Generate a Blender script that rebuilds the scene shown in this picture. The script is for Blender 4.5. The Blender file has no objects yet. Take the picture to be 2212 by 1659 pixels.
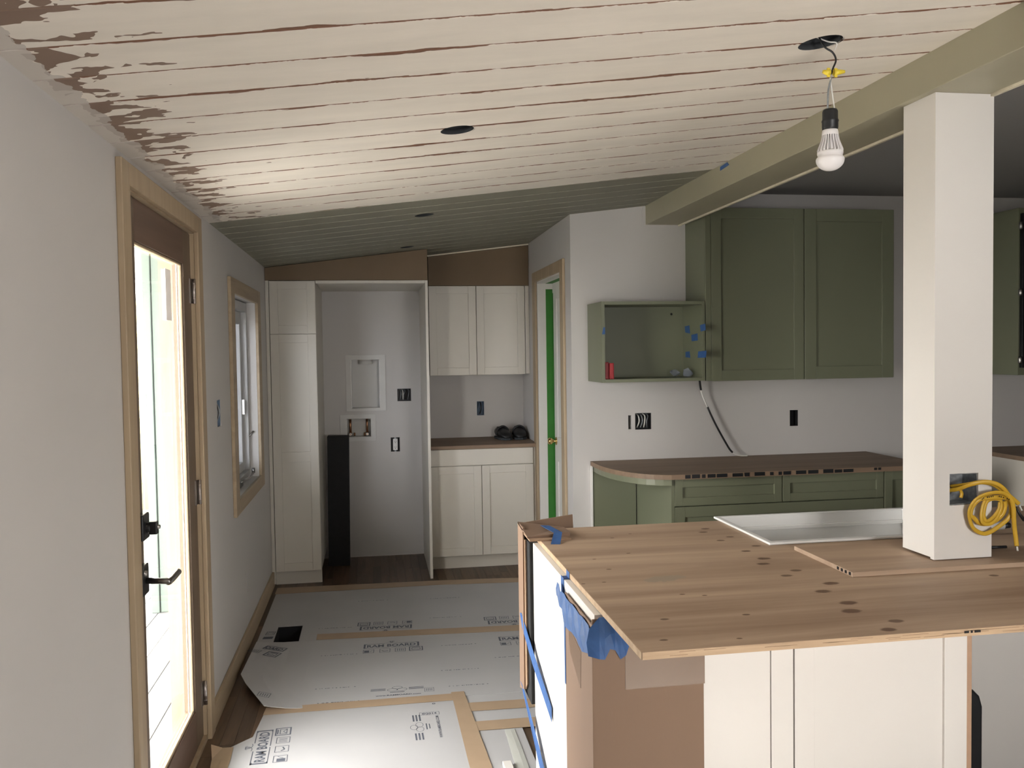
import bpy, bmesh, math, random
from mathutils import Vector, Matrix
random.seed(7)
SC = bpy.context.scene
COL = SC.collection

# ------------------------------------------------------------------ camera
F_PX, YAW, PITCH, ROLL, CAM_H = 1870.32, .159876, -.0375957, -.0150338, 1.60
cyw, syw, cp_, sp_ = math.cos(YAW), math.sin(YAW), math.cos(PITCH), math.sin(PITCH)
fwd = Vector((syw*cp_, cyw*cp_, sp_)); rgt = Vector((cyw, -syw, 0)); upv = rgt.cross(fwd)
r2 = math.cos(ROLL)*rgt + math.sin(ROLL)*upv; u2 = -math.sin(ROLL)*rgt + math.cos(ROLL)*upv
cam_d = bpy.data.cameras.new('camera'); cam = bpy.data.objects.new('camera', cam_d); COL.objects.link(cam)
cam.matrix_world = Matrix(((r2.x, u2.x, -fwd.x, 0), (r2.y, u2.y, -fwd.y, 0), (r2.z, u2.z, -fwd.z, CAM_H), (0, 0, 0, 1)))
cam_d.sensor_fit = 'HORIZONTAL'; cam_d.sensor_width = 36; cam_d.lens = 36*F_PX/2212
cam_d.clip_start = .02; cam_d.clip_end = 200
SC.camera = cam

# ------------------------------------------------------------------ world, lights, exposure
SC.view_settings.view_transform = 'Standard'; SC.view_settings.look = 'None'
SC.view_settings.exposure = 0.0; SC.view_settings.gamma = 1.0; SC.view_settings.use_curve_mapping = False
SKY = 32.0
w = bpy.data.worlds.new('overcast_sky'); SC.world = w; w.use_nodes = True
bg = w.node_tree.nodes['Background']; bg.inputs[0].default_value = (1.0, .97, .94, 1); bg.inputs[1].default_value = SKY
def window_light(name, loc, rot, sx, sy, power, col=(1, 1, 1)):
    d = bpy.data.lights.new(name, 'AREA'); d.shape = 'RECTANGLE'; d.size = sx; d.size_y = sy; d.energy = power; d.color = col
    o = bpy.data.objects.new(name, d); COL.objects.link(o); o.location = loc; o.rotation_euler = rot
    return o
R90 = math.pi/2; YBK = -1.0
# sky portals: glass door, small window, unseen window behind sized for its light
lb = window_light('portal_behind', (1.45, YBK-.09, 1.45), (R90, 0, 0), 1.1, 1.1, 1, (1, .93, .86))
lb.data.cycles.is_portal = True
sun_d = bpy.data.lights.new('sun', 'SUN'); sun_d.energy = 88; sun_d.angle = .009; sun_d.color = (1, .92, .80)
sun = bpy.data.objects.new('sun', sun_d); COL.objects.link(sun)
sun.rotation_euler = Vector((-.10, .80, -.60)).to_track_quat('-Z', 'Y').to_euler()   # falls through the window behind the camera onto the floor boards there
for nm_, loc_, sx_, sy_ in (('portal_door', (-.86, 3.22, 1.07), 1.82, .74), ('portal_window', (-.86, 5.11, 1.37), .90, .74)):
    window_light(nm_, loc_, (0, -R90, 0), sx_, sy_, 1).data.cycles.is_portal = True

# ------------------------------------------------------------------ materials
MATS = {}
def nd(t, kind, loc=None, **kw):
    n = t.nodes.new(kind)
    for k, v in kw.items():
        if k.startswith('i_'):
            n.inputs[int(k[2:]) if k[2:].isdigit() else k[2:]].default_value = v
        else: setattr(n, k, v)
    return n
def base_mat(name, rough=.5, metal=0.0):
    m = bpy.data.materials.new(name); m.use_nodes = True; t = m.node_tree
    b = t.nodes['Principled BSDF']; b.inputs['Roughness'].default_value = rough; b.inputs['Metallic'].default_value = metal
    MATS[name] = m
    return m, t, b
def c4(c, k=1.0): return (c[0]*k, c[1]*k, c[2]*k, 1)
def paint(name, col, rough=.55, var=.06, scale=3.0, bump=.0, metal=0.0, stretch=(1, 1, 1), bscale=90):
    """colour with a soft procedural mottling and a little relief"""
    m, t, b = base_mat(name, rough, metal)
    tc = nd(t, 'ShaderNodeTexCoord'); mp = nd(t, 'ShaderNodeMapping'); mp.inputs['Scale'].default_value = stretch
    t.links.new(tc.outputs['Object'], mp.inputs[0])
    n = nd(t, 'ShaderNodeTexNoise'); n.inputs['Scale'].default_value = scale; n.inputs['Detail'].default_value = 5
    t.links.new(mp.outputs[0], n.inputs['Vector'])
    r = nd(t, 'ShaderNodeValToRGB'); r.color_ramp.elements[0].position = .3; r.color_ramp.elements[1].position = .7
    r.color_ramp.elements[0].color = c4(col, 1-var); r.color_ramp.elements[1].color = c4(col, 1+var*.6)
    t.links.new(n.outputs[0], r.inputs[0]); t.links.new(r.outputs[0], b.inputs['Base Color'])
    if bump:
        n2 = nd(t, 'ShaderNodeTexNoise'); n2.inputs['Scale'].default_value = bscale
        t.links.new(mp.outputs[0], n2.inputs['Vector'])
        bp = nd(t, 'ShaderNodeBump'); bp.inputs['Strength'].default_value = bump; bp.inputs['Distance'].default_value = .002
        t.links.new(n2.outputs[0], bp.inputs['Height']); t.links.new(bp.outputs[0], b.inputs['Normal'])
    return m
def wood(name, dark, light, rough=.55, along='y', scale=9.0, rnd=False, contrast=(.3, .7), knots=None, knot_col=(.09, .04, .02), patch=None):
    m, t, b = base_mat(name, rough)
    tc = nd(t, 'ShaderNodeTexCoord'); mp = nd(t, 'ShaderNodeMapping')
    s = {'x': (.07, 1, 1), 'y': (1, .07, 1), 'z': (1, 1, .07)}[along]; mp.inputs['Scale'].default_value = s
    t.links.new(tc.outputs['Object'], mp.inputs[0])
    if rnd:
        oi = nd(t, 'ShaderNodeObjectInfo'); vm = nd(t, 'ShaderNodeVectorMath', operation='SCALE')
        vm.inputs[0].default_value = (37, 91, 53); t.links.new(oi.outputs['Random'], vm.inputs['Scale'])
        t.links.new(vm.outputs[0], mp.inputs['Location'])
    n = nd(t, 'ShaderNodeTexNoise'); n.inputs['Scale'].default_value = scale; n.inputs['Detail'].default_value = 8; n.inputs['Roughness'].default_value = .62
    n.inputs['Distortion'].default_value = .6
    t.links.new(mp.outputs[0], n.inputs['Vector'])
    r = nd(t, 'ShaderNodeValToRGB'); r.color_ramp.elements[0].position = contrast[0]; r.color_ramp.elements[1].position = contrast[1]
    r.color_ramp.elements[0].color = c4(dark); r.color_ramp.elements[1].color = c4(light)
    t.links.new(n.outputs[0], r.inputs[0]); out = r.outputs[0]
    if rnd:
        hv = nd(t, 'ShaderNodeHueSaturation'); mr = nd(t, 'ShaderNodeMapRange'); mr.inputs['To Min'].default_value = .62; mr.inputs['To Max'].default_value = 1.3
        t.links.new(oi.outputs['Random'], mr.inputs[0]); t.links.new(mr.outputs[0], hv.inputs['Value']); t.links.new(out, hv.inputs['Color']); out = hv.outputs[0]
    def blend(centres, rad, colour, out, amount, asp, rag):
        acc = None
        for (x, y, k) in centres:
            sub = nd(t, 'ShaderNodeVectorMath', operation='SUBTRACT'); sub.inputs[1].default_value = (x, y, 0)
            t.links.new(tc.outputs['Object'], sub.inputs[0])
            mul = nd(t, 'ShaderNodeVectorMath', operation='MULTIPLY'); mul.inputs[1].default_value = (1/(rad*k*asp), 1/(rad*k), 0)
            t.links.new(sub.outputs[0], mul.inputs[0])
            ln = nd(t, 'ShaderNodeVectorMath', operation='LENGTH'); t.links.new(mul.outputs[0], ln.inputs[0])
            if acc is None: acc = ln.outputs['Value']
            else:
                mn = nd(t, 'ShaderNodeMath', operation='MINIMUM'); t.links.new(acc, mn.inputs[0]); t.links.new(ln.outputs['Value'], mn.inputs[1]); acc = mn.outputs[0]
        nz = nd(t, 'ShaderNodeTexNoise'); nz.inputs['Scale'].default_value = 60; t.links.new(tc.outputs['Object'], nz.inputs['Vector'])
        ad = nd(t, 'ShaderNodeMath', operation='MULTIPLY_ADD'); ad.inputs[1].default_value = rag; t.links.new(nz.outputs[0], ad.inputs[0]); t.links.new(acc, ad.inputs[2])
        mr = nd(t, 'ShaderNodeMapRange'); mr.inputs['From Min'].default_value = .8+rag/2; mr.inputs['From Max'].default_value = 1.15+rag/2
        mr.inputs['To Min'].default_value = amount; mr.inputs['To Max'].default_value = 0; t.links.new(ad.outputs[0], mr.inputs[0])
        mx = nd(t, 'ShaderNodeMix', data_type='RGBA'); mx.inputs[7].default_value = c4(colour)
        t.links.new(mr.outputs[0], mx.inputs[0]); t.links.new(out, mx.inputs[6])
        return mx.outputs[2]
    if patch: out = blend(patch, .03, (.30, .25, .19), out, .75, 1.5, 1.2)
    if knots: out = blend(knots, .0105, knot_col, out, .85, 1.6, .5)
    t.links.new(out, b.inputs['Base Color'])
    bp = nd(t, 'ShaderNodeBump'); bp.inputs['Strength'].default_value = .12; bp.inputs['Distance'].default_value = .002
    t.links.new(n.outputs[0], bp.inputs['Height']); t.links.new(bp.outputs[0], b.inputs['Normal'])
    return m
def worn_plank(name, face, line, stain, wide, reach, stain_len):
    """painted ceiling plank (local x = along, y = 0..wide): bare wood along worn edges, ragged stain at the wall end"""
    m, t, b = base_mat(name, .6)
    tc = nd(t, 'ShaderNodeTexCoord'); sx = nd(t, 'ShaderNodeSeparateXYZ'); t.links.new(tc.outputs['Object'], sx.inputs[0])
    oi = nd(t, 'ShaderNodeObjectInfo'); off = nd(t, 'ShaderNodeMath', operation='MULTIPLY'); off.inputs[1].default_value = 50
    t.links.new(oi.outputs['Random'], off.inputs[0])
    cb = nd(t, 'ShaderNodeCombineXYZ'); t.links.new(off.outputs[0], cb.inputs[0]); t.links.new(off.outputs[0], cb.inputs[1])
    va = nd(t, 'ShaderNodeVectorMath', operation='ADD'); t.links.new(tc.outputs['Object'], va.inputs[0]); t.links.new(cb.outputs[0], va.inputs[1])
    def noise(scl, detail=4, rough=.6):
        mp = nd(t, 'ShaderNodeMapping'); mp.inputs['Scale'].default_value = scl; t.links.new(va.outputs[0], mp.inputs[0])
        n = nd(t, 'ShaderNodeTexNoise'); n.inputs['Scale'].default_value = 1; n.inputs['Detail'].default_value = detail; n.inputs['Roughness'].default_value = rough
        t.links.new(mp.outputs[0], n.inputs['Vector']); return n.outputs[0]
    def math_(op, a, bb, c=None):
        n = nd(t, 'ShaderNodeMath', operation=op)
        for i, v in enumerate((a, bb, c)):
            if v is None: continue
            if isinstance(v, (int, float)): n.inputs[i].default_value = v
            else: t.links.new(v, n.inputs[i])
        return n.outputs[0]
    # base paint with faint sanding streaks
    r = nd(t, 'ShaderNodeValToRGB'); r.color_ramp.elements[0].position = .3; r.color_ramp.elements[1].position = .72
    r.color_ramp.elements[0].color = c4(face, .90); r.color_ramp.elements[1].color = c4(face, 1.04)
    t.links.new(noise((2.2, 9, 9), 6), r.inputs[0]); out = r.outputs[0]
    y2 = math_('SUBTRACT', wide, sx.outputs[1]); d = math_('MINIMUM', sx.outputs[1], y2)
    # threshold distance: mostly ~2 mm, swelling to reach where the sander bit deeper
    nn = noise((1.5, 6, 6), 5, .7); mr = nd(t, 'ShaderNodeMapRange'); mr.inputs['From Min'].default_value = .52; mr.inputs['From Max'].default_value = .76
    mr.inputs['To Min'].default_value = .0030; mr.inputs['To Max'].default_value = reach; t.links.new(nn, mr.inputs[0])
    rag = math_('MULTIPLY', math_('SUBTRACT', noise((26, 90, 50), 3), .5), .006)
    edge = math_('LESS_THAN', math_('ADD', d, rag), mr.outputs[0])
    mx = nd(t, 'ShaderNodeMix', data_type='RGBA'); mx.inputs[7].default_value = c4(line); t.links.new(edge, mx.inputs[0]); t.links.new(out, mx.inputs[6]); out = mx.outputs[2]
    if stain_len:
        # ragged bare band near the wall: primer close to the wall, then brown tongues
        tongue = math_('MULTIPLY', math_('SUBTRACT', noise((7, 13, 9), 3, .5), .45), 1.0)
        lim = math_('ADD', tongue, stain_len)
        st = math_('LESS_THAN', sx.outputs[0], lim)
        gate = math_('LESS_THAN', math_('ADD', math_('MULTIPLY', noise((7, 7, 7), 3), .09), .015), sx.outputs[0])
        gate2 = math_('GREATER_THAN', noise((9, 7, 9), 2), .42)
        g = math_('MULTIPLY', st, math_('MULTIPLY', gate, gate2))
        mx2 = nd(t, 'ShaderNodeMix', data_type='RGBA'); mx2.inputs[7].default_value = c4(stain); t.links.new(g, mx2.inputs[0]); t.links.new(out, mx2.inputs[6]); out = mx2.outputs[2]
        prim = math_('MULTIPLY', math_('LESS_THAN', sx.outputs[0], math_('ADD', math_('MULTIPLY', noise((9, 9, 9), 3), .12), .02)), .8)
        mx3 = nd(t, 'ShaderNodeMix', data_type='RGBA'); mx3.inputs[7].default_value = (.50, .46, .42, 1); t.links.new(prim, mx3.inputs[0]); t.links.new(out, mx3.inputs[6]); out = mx3.outputs[2]
    t.links.new(out, b.inputs['Base Color'])
    return m
def glass_mat(name, tint=(.93, .98, .96), refl=1.45):
    m = bpy.data.materials.new(name); m.use_nodes = True; t = m.node_tree; t.nodes.remove(t.nodes['Principled BSDF'])
    tr = nd(t, 'ShaderNodeBsdfTransparent'); tr.inputs[0].default_value = c4(tint); gl = nd(t, 'ShaderNodeBsdfGlossy'); gl.inputs['Roughness'].default_value = .02
    lw = nd(t, 'ShaderNodeLayerWeight'); pw = nd(t, 'ShaderNodeMath', operation='POWER'); pw.inputs[1].default_value = 5; t.links.new(lw.outputs['Facing'], pw.inputs[0])
    fr = nd(t, 'ShaderNodeMath', operation='MULTIPLY_ADD'); fr.inputs[1].default_value = .85; fr.inputs[2].default_value = .035; t.links.new(pw.outputs[0], fr.inputs[0]); mx = nd(t, 'ShaderNodeMixShader')
    t.links.new(fr.outputs[0], mx.inputs[0]); t.links.new(tr.outputs[0], mx.inputs[1]); t.links.new(gl.outputs[0], mx.inputs[2])
    t.links.new(mx.outputs[0], t.nodes['Material Output'].inputs[0]); MATS[name] = m; return m
def film_mat(name, col, alpha, rough=.2):
    m, t, b = base_mat(name, rough); b.inputs['Base Color'].default_value = c4(col); b.inputs['Alpha'].default_value = alpha
    n = nd(t, 'ShaderNodeTexNoise'); n.inputs['Scale'].default_value = 14; tc = nd(t, 'ShaderNodeTexCoord'); t.links.new(tc.outputs['Object'], n.inputs['Vector'])
    bp = nd(t, 'ShaderNodeBump'); bp.inputs['Strength'].default_value = .3; t.links.new(n.outputs[0], bp.inputs['Height']); t.links.new(bp.outputs[0], b.inputs['Normal'])
    return m

KN = [(1.289, 2.781, 1), (1.223, 2.717, 1), (1.235, 2.607, 1.3), (1.202, 2.543, 1.3), (1.262, 2.446, 1.1), (1.207, 2.396, 1.1), (1.289, 2.29, 1.4), (1.225, 2.219, 1.4), (1.235, 2.104, 1.5), (1.203, 2.037, 1.6), (1.265, 1.939, 1.2), (1.209, 1.884, 1.2), (1.793, 2.267, .9), (1.229, 3.09, 1), (1.198, 3.034, 1), (1.261, 2.936, .9), (1.206, 2.888, .9),
      (.833, 2.774, .5), (.712, 2.583, .5), (.595, 2.437, .4), (.658, 2.442, .4), (.714, 2.07, .7), (.66, 1.921, .6), (.61, 1.844, .5), (.836, 2.273, .5), (.892, 2.25, .45), (.701, 2.719, .4), (.845, 3.015, .5), (.928, 3.067, .4), (.837, 1.896, .45), (.929, 2.064, .6)]
paint('wall_paint', (.56, .54, .525), .62, .025, 1.3, .05, bscale=300)
paint('absorbing_wall', (.08, .07, .06), .7, .05, 2)  # near-black so the unseen walls soak up bounce light, as open rooms would
paint('white_trim_paint', (.74, .72, .69), .42, .02)
paint('cream_paint', (.60, .565, .50), .38, .025, 2)
paint('white_lacquer', (.74, .715, .68), .36, .02, 2)
paint('sage_paint', (.165, .175, .115), .42, .03, 2)
paint('beam_paint', (.36, .335, .24), .5, .05, 2.5)
paint('kitchen_ceiling_shaded', (.30, .295, .29), .7, .03, 1)  # grey holds the shade of a white ceiling behind the beam
paint('mdf', (.17, .115, .066), .7, .05, 4, .08)
paint('mdf_edge', (.42, .27, .18), .8, .08, 30)
paint('cardboard', (.215, .138, .092), .75, .07, 3, .08, stretch=(1, 1, .25), bscale=150)
paint('packing_tape', (.185, .12, .08), .35, .06, 6)
paint('cardboard_edge', (.34, .22, .14), .85, .15, 60)
paint('grey_board', (.435, .432, .44), .72, .05, 2.2, .05, bscale=120)
paint('kraft_tape', (.40, .29, .195), .5, .06, 8)
paint('blue_tape', (.032, .10, .28), .6, .22, 24, .35, bscale=60)
paint('green_tape', (.035, .20, .025), .55, .08, 20)
paint('print_ink', (.10, .11, .14), .8, .1, 40)
paint('matte_black', (.010, .010, .011), .8, .2, 30, .1)
paint('black_void', (.006, .006, .007), .9, .2, 20)
paint('dark_metal', (.03, .03, .032), .35, .2, 30, metal=.7)
paint('nickel', (.32, .31, .30), .28, .1, 30, metal=1)
paint('steel_hinge', (.42, .38, .36), .35, .1, 30, metal=1)
paint('brass', (.66, .47, .19), .22, .08, 30, metal=1)
paint('copper', (.52, .28, .16), .35, .1, 30, metal=1)
paint('galvanised', (.34, .36, .38), .45, .35, 60, metal=.6)
paint('blue_box_plastic', (.10, .15, .22), .5, .25, 40)
paint('dull_white_plastic', (.60, .59, .57), .4, .03, 10)
paint('white_plastic', (.78, .77, .75), .35, .03, 10)
paint('grey_plastic', (.50, .49, .46), .45, .05, 10)
paint('vinyl_frame', (.46, .46, .46), .4, .03, 6)
paint('black_plastic', (.012, .013, .015), .45, .2, 12)
paint('black_rubber', (.008, .008, .009), .5, .2, 12)
paint('dark_grey_fabric', (.035, .04, .045), .85, .2, 50)
paint('void_shade', (.035, .038, .042), .9)  # shade of light holes, cut rims and roof void put into the colour
paint('yellow_sheath', (.62, .38, .035), .38, .08, 30)
paint('yellow_plastic', (.80, .62, .05), .4, .05, 30)
paint('white_wire', (.75, .74, .70), .4, .05, 30)
paint('bare_copper', (.75, .70, .62), .3, .05, 30, metal=.6)
paint('black_wire', (.012, .012, .013), .4, .2, 30)
paint('bulb_plastic', (.82, .80, .80), .3, .02, 10)
paint('red_plastic', (.36, .015, .02), .4, .08, 20)
paint('ceramic_white', (.84, .84, .83), .18, .01, 3)
paint('pale_edge', (.72, .66, .52), .6, .08, 30)
paint('deck_boards', (.22, .22, .22), .7, .08, 6, stretch=(1, .1, 1))
paint('mint_paint', (.15, .185, .16), .6, .05, 3)
paint('fence_wood', (.26, .24, .12), .7, .15, 6)
paint('leaf', (.18, .34, .06), .6, .3, 14)
paint('barrel_grey', (.12, .13, .15), .6, .1, 8)
paint('lawn', (.20, .195, .17), .9, .3, 8)
film_mat('clear_film', (.34, .38, .46), .4)
film_mat('sticker', (.62, .60, .60), .72, .6)
film_mat('grey_sheeting', (.30, .33, .40), .85, .35)
film_mat('clear_tape', (.74, .75, .70), .55, .15)
glass_mat('door_glass', (.965, .97, .965))
glass_mat('window_glass', (.80, .83, .88))
wood('pine', (.33, .245, .155), (.44, .345, .23), .5, 'z', 14)
wood('pine_y', (.33, .245, .155), (.44, .345, .23), .5, 'y', 14)
wood('fir', (.11, .072, .046), (.155, .108, .072), .45, 'z', 16)
wood('fir_y', (.115, .066, .046), (.16, .098, .07), .45, 'y', 16)
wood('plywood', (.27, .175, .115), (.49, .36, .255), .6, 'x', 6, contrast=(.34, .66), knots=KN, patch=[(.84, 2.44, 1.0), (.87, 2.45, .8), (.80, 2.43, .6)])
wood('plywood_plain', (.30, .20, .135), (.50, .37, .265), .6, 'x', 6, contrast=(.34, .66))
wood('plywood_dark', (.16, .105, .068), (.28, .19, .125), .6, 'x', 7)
wood('ply_edge', (.34, .23, .14), (.50, .36, .23), .7, 'x', 40)
wood('floor_oak', (.06, .035, .02), (.16, .10, .06), .38, 'y', 22, rnd=True)
worn_plank('ceiling_white', (.80, .74, .655), (.17, .08, .045), (.25, .15, .10), .1848, .030, .0)
worn_plank('ceiling_white_stained', (.80, .74, .655), (.17, .08, .045), (.215, .145, .105), .1848, .030, .088)
worn_plank('ceiling_green', (.235, .228, .175), (.40, .38, .31), (.25, .15, .10), .1848, .005, .0)
M = MATS

# ------------------------------------------------------------------ mesh helpers
class MB:
    def __init__(self): self.v = []; self.f = []; self.m = []; self.mi = 0; self.smooth = []
    def add(self, verts, faces, smooth=False):
        o = len(self.v); self.v += [tuple(p) for p in verts]
        for f in faces: self.f.append(tuple(i+o for i in f)); self.m.append(self.mi); self.smooth.append(smooth)
        return self
    def box(self, x0, x1, y0, y1, z0, z1):
        x0, x1 = min(x0, x1), max(x0, x1); y0, y1 = min(y0, y1), max(y0, y1); z0, z1 = min(z0, z1), max(z0, z1)
        v = [(x0, y0, z0), (x1, y0, z0), (x1, y1, z0), (x0, y1, z0), (x0, y0, z1), (x1, y0, z1), (x1, y1, z1), (x0, y1, z1)]
        return self.add(v, [(0, 3, 2, 1), (4, 5, 6, 7), (0, 1, 5, 4), (1, 2, 6, 5), (2, 3, 7, 6), (3, 0, 4, 7)])
    def prism(self, poly, d0, d1, axis='z'):
        """polygon (ccw seen from +axis) extruded along axis"""
        def P(a, b, d): return {'z': (a, b, d), 'y': (a, d, b), 'x': (d, a, b)}[axis]
        n = len(poly); v = [P(a, b, d0) for a, b in poly]+[P(a, b, d1) for a, b in poly]
        fs = [tuple(range(n-1, -1, -1)), tuple(range(n, 2*n))]+[(i, (i+1) % n, (i+1) % n+n, i+n) for i in range(n)]
        return self.add(v, fs)
    def plate(self, axis, us, vs, d0, d1, skip):
        """rectangular plate on a grid with rectangular holes; skip(u,v)->True for hole cells. axis = thickness direction"""
        us = sorted(set(round(a, 5) for a in us)); vs = sorted(set(round(a, 5) for a in vs))
        def P(a, b, d): return {'z': (a, b, d), 'y': (a, d, b), 'x': (d, a, b)}[axis]
        idx = {}; V = []; Fs = []
        def vi(i, j, k):
            if (i, j, k) not in idx: idx[(i, j, k)] = len(V); V.append(P(us[i], vs[j], (d0, d1)[k]))
            return idx[(i, j, k)]
        nu, nv = len(us)-1, len(vs)-1
        solid = [[not skip((us[i]+us[i+1])/2, (vs[j]+vs[j+1])/2) for j in range(nv)] for i in range(nu)]
        S = lambda i, j: 0 <= i < nu and 0 <= j < nv and solid[i][j]
        for i in range(nu):
            for j in range(nv):
                if not solid[i][j]: continue
                Fs.append((vi(i, j, 0), vi(i, j+1, 0), vi(i+1, j+1, 0), vi(i+1, j, 0)))
                Fs.append((vi(i, j, 1), vi(i+1, j, 1), vi(i+1, j+1, 1), vi(i, j+1, 1)))
                if not S(i-1, j): Fs.append((vi(i, j, 0), vi(i, j, 1), vi(i, j+1, 1), vi(i, j+1, 0)))
                if not S(i+1, j): Fs.append((vi(i+1, j, 0), vi(i+1, j+1, 0), vi(i+1, j+1, 1), vi(i+1, j, 1)))
                if not S(i, j-1): Fs.append((vi(i, j, 0), vi(i+1, j, 0), vi(i+1, j, 1), vi(i, j, 1)))
                if not S(i, j+1): Fs.append((vi(i, j+1, 0), vi(i, j+1, 1), vi(i+1, j+1, 1), vi(i+1, j+1, 0)))
        return self.add(V, Fs)
    def tube(self, pts, r, n=8, flat=1.0, cap=True, ref=None):
        pts = [Vector(p) for p in pts]; V = []; Fs = []
        rs = r if isinstance(r, (list, tuple)) else [r]*len(pts)
        t0 = (pts[1]-pts[0]).normalized(); up = Vector(ref) if ref else (Vector((0, 0, 1)) if abs(t0.z) < .9 else Vector((0, 1, 0)))
        nrm = (up-t0*up.dot(t0)).normalized()
        for i, p in enumerate(pts):
            a = pts[max(i-1, 0)]; c = pts[min(i+1, len(pts)-1)]; tg = (c-a).normalized()
            nrm = (nrm-tg*nrm.dot(tg)).normalized(); bn = tg.cross(nrm)
            for k in range(n):
                an = 2*math.pi*k/n; V.append(p+nrm*math.cos(an)*rs[i]*flat+bn*math.sin(an)*rs[i])
        for i in range(len(pts)-1):
            for k in range(n):
                k2 = (k+1) % n; Fs.append((i*n+k, i*n+k2, (i+1)*n+k2, (i+1)*n+k))
        self.add(V, Fs, True)
        if cap: o = len(self.v)-len(V); self.f += [tuple(o+k for k in range(n-1, -1, -1)), tuple(o+(len(pts)-1)*n+k for k in range(n))]; self.m += [self.mi]*2; self.smooth += [False]*2
        return self
    def lathe(self, prof, c=(0, 0, 0), n=24, axis='z', a0=0, a1=2*math.pi):
        """profile (radius, height) from bottom to top"""
        full = abs(a1-a0-2*math.pi) < 1e-6; V = []; Fs = []; m = n if full else n+1
        for r, h in prof:
            for k in range(m):
                a = a0+(a1-a0)*k/n; x, y = r*math.cos(a), r*math.sin(a)
                V.append({'z': (c[0]+x, c[1]+y, c[2]+h), 'x': (c[0]+h, c[1]+x, c[2]+y), 'y': (c[0]+y, c[1]+h, c[2]+x)}[axis])
        for i in range(len(prof)-1):
            for k in range(n):
                k2 = (k+1) % m; Fs.append((i*m+k, i*m+k2, (i+1)*m+k2, (i+1)*m+k))
        return self.add(V, Fs, True)
    def sheet(self, rows, th):
        """grid of points (rows of equal length) given a thickness downwards"""
        R, Cn = len(rows), len(rows[0]); V = [p for r in rows for p in r]+[(p[0], p[1], p[2]-th) for r in rows for p in r]; o = R*Cn; Fs = []
        for i in range(R-1):
            for j in range(Cn-1):
                a, b_, c_, d_ = i*Cn+j, i*Cn+j+1, (i+1)*Cn+j+1, (i+1)*Cn+j
                Fs += [(a, b_, c_, d_), (o+a, o+d_, o+c_, o+b_)]
        bd = [j for j in range(Cn)]+[i*Cn+Cn-1 for i in range(1, R)]+[(R-1)*Cn+j for j in range(Cn-2, -1, -1)]+[i*Cn for i in range(R-2, 0, -1)]
        for k in range(len(bd)):
            a, b_ = bd[k], bd[(k+1) % len(bd)]; Fs.append((b_, a, o+a, o+b_))
        return self.add(V, Fs)
PARENT_LOC = {}
def wloc(o):
    return PARENT_LOC.get(o.name, Vector((0, 0, 0)))
def obj(name, mb, mats, parent=None, bevel=0, origin=None, seg=2):
    me = bpy.data.meshes.new(name)
    if not isinstance(mats, (list, tuple)): mats = [mats]
    vs = [Vector(p) for p in mb.v]
    if origin is None:
        if parent is None:
            xs = [p.x for p in vs]; ys = [p.y for p in vs]; zs = [p.z for p in vs]
            origin = Vector(((min(xs)+max(xs))/2, (min(ys)+max(ys))/2, min(zs)))
        else: origin = wloc(parent)
    origin = Vector(origin)
    me.from_pydata([p-origin for p in vs], [], mb.f)
    for mt in mats: me.materials.append(M[mt] if isinstance(mt, str) else mt)
    for p, mi, sm in zip(me.polygons, mb.m, mb.smooth): p.material_index = mi; p.use_smooth = sm
    bm_ = bmesh.new(); bm_.from_mesh(me); bmesh.ops.recalc_face_normals(bm_, faces=bm_.faces); bm_.to_mesh(me); bm_.free()
    o = bpy.data.objects.new(name, me); COL.objects.link(o)
    if parent is not None: o.parent = parent; o.location = origin-wloc(parent)
    else: o.location = origin
    PARENT_LOC[o.name] = origin
    if bevel:
        bv = o.modifiers.new('bevel', 'BEVEL'); bv.width = bevel; bv.segments = seg; bv.limit_method = 'ANGLE'; bv.angle_limit = math.radians(40)
    return o
def tag(o, label, cat, group=None):
    o['label'] = label; o['category'] = cat
    if group: o['group'] = group
    return o
def thing(name, label, cat, loc=(0, 0, 0), group=None):
    o = bpy.data.objects.new(name, None); COL.objects.link(o); o.location = loc; PARENT_LOC[o.name] = Vector(loc); o.empty_display_size = .05
    return tag(o, label, cat, group)
def struct(o): o['kind'] = 'structure'; return o
def sempty(name, loc):
    o = bpy.data.objects.new(name, None); COL.objects.link(o); o.location = loc; PARENT_LOC[o.name] = Vector(loc); o.empty_display_size = .05
    return struct(o)
def B(*a): return MB().box(*a)
def cut(o, cutter_mb):
    """boolean difference applied at once"""
    c = obj('cutter_shape', cutter_mb, 'void_shade'); md = o.modifiers.new('cut', 'BOOLEAN'); md.object = c; md.solver = 'EXACT'; md.material_mode = 'TRANSFER'  # cut rims turn shade-dark instead of bare wood
    bpy.context.view_layer.update(); dg = bpy.context.evaluated_depsgraph_get()
    me = bpy.data.meshes.new_from_object(o.evaluated_get(dg)); o.modifiers.remove(md); o.data = me
    cm = c.data; bpy.data.objects.remove(c); bpy.data.meshes.remove(cm)
def smoothpath(pts, sub=6):
    P = [Vector(p) for p in pts]; out = []
    for i in range(len(P)-1):
        p0, p1, p2, p3 = P[max(i-1, 0)], P[i], P[i+1], P[min(i+2, len(P)-1)]
        for s in range(sub):
            t = s/sub; out.append(.5*((2*p1)+(p2-p0)*t+(2*p0-5*p1+4*p2-p3)*t*t+(3*p1-p0-3*p2+p3)*t**3))
    out.append(P[-1]); return out
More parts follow.
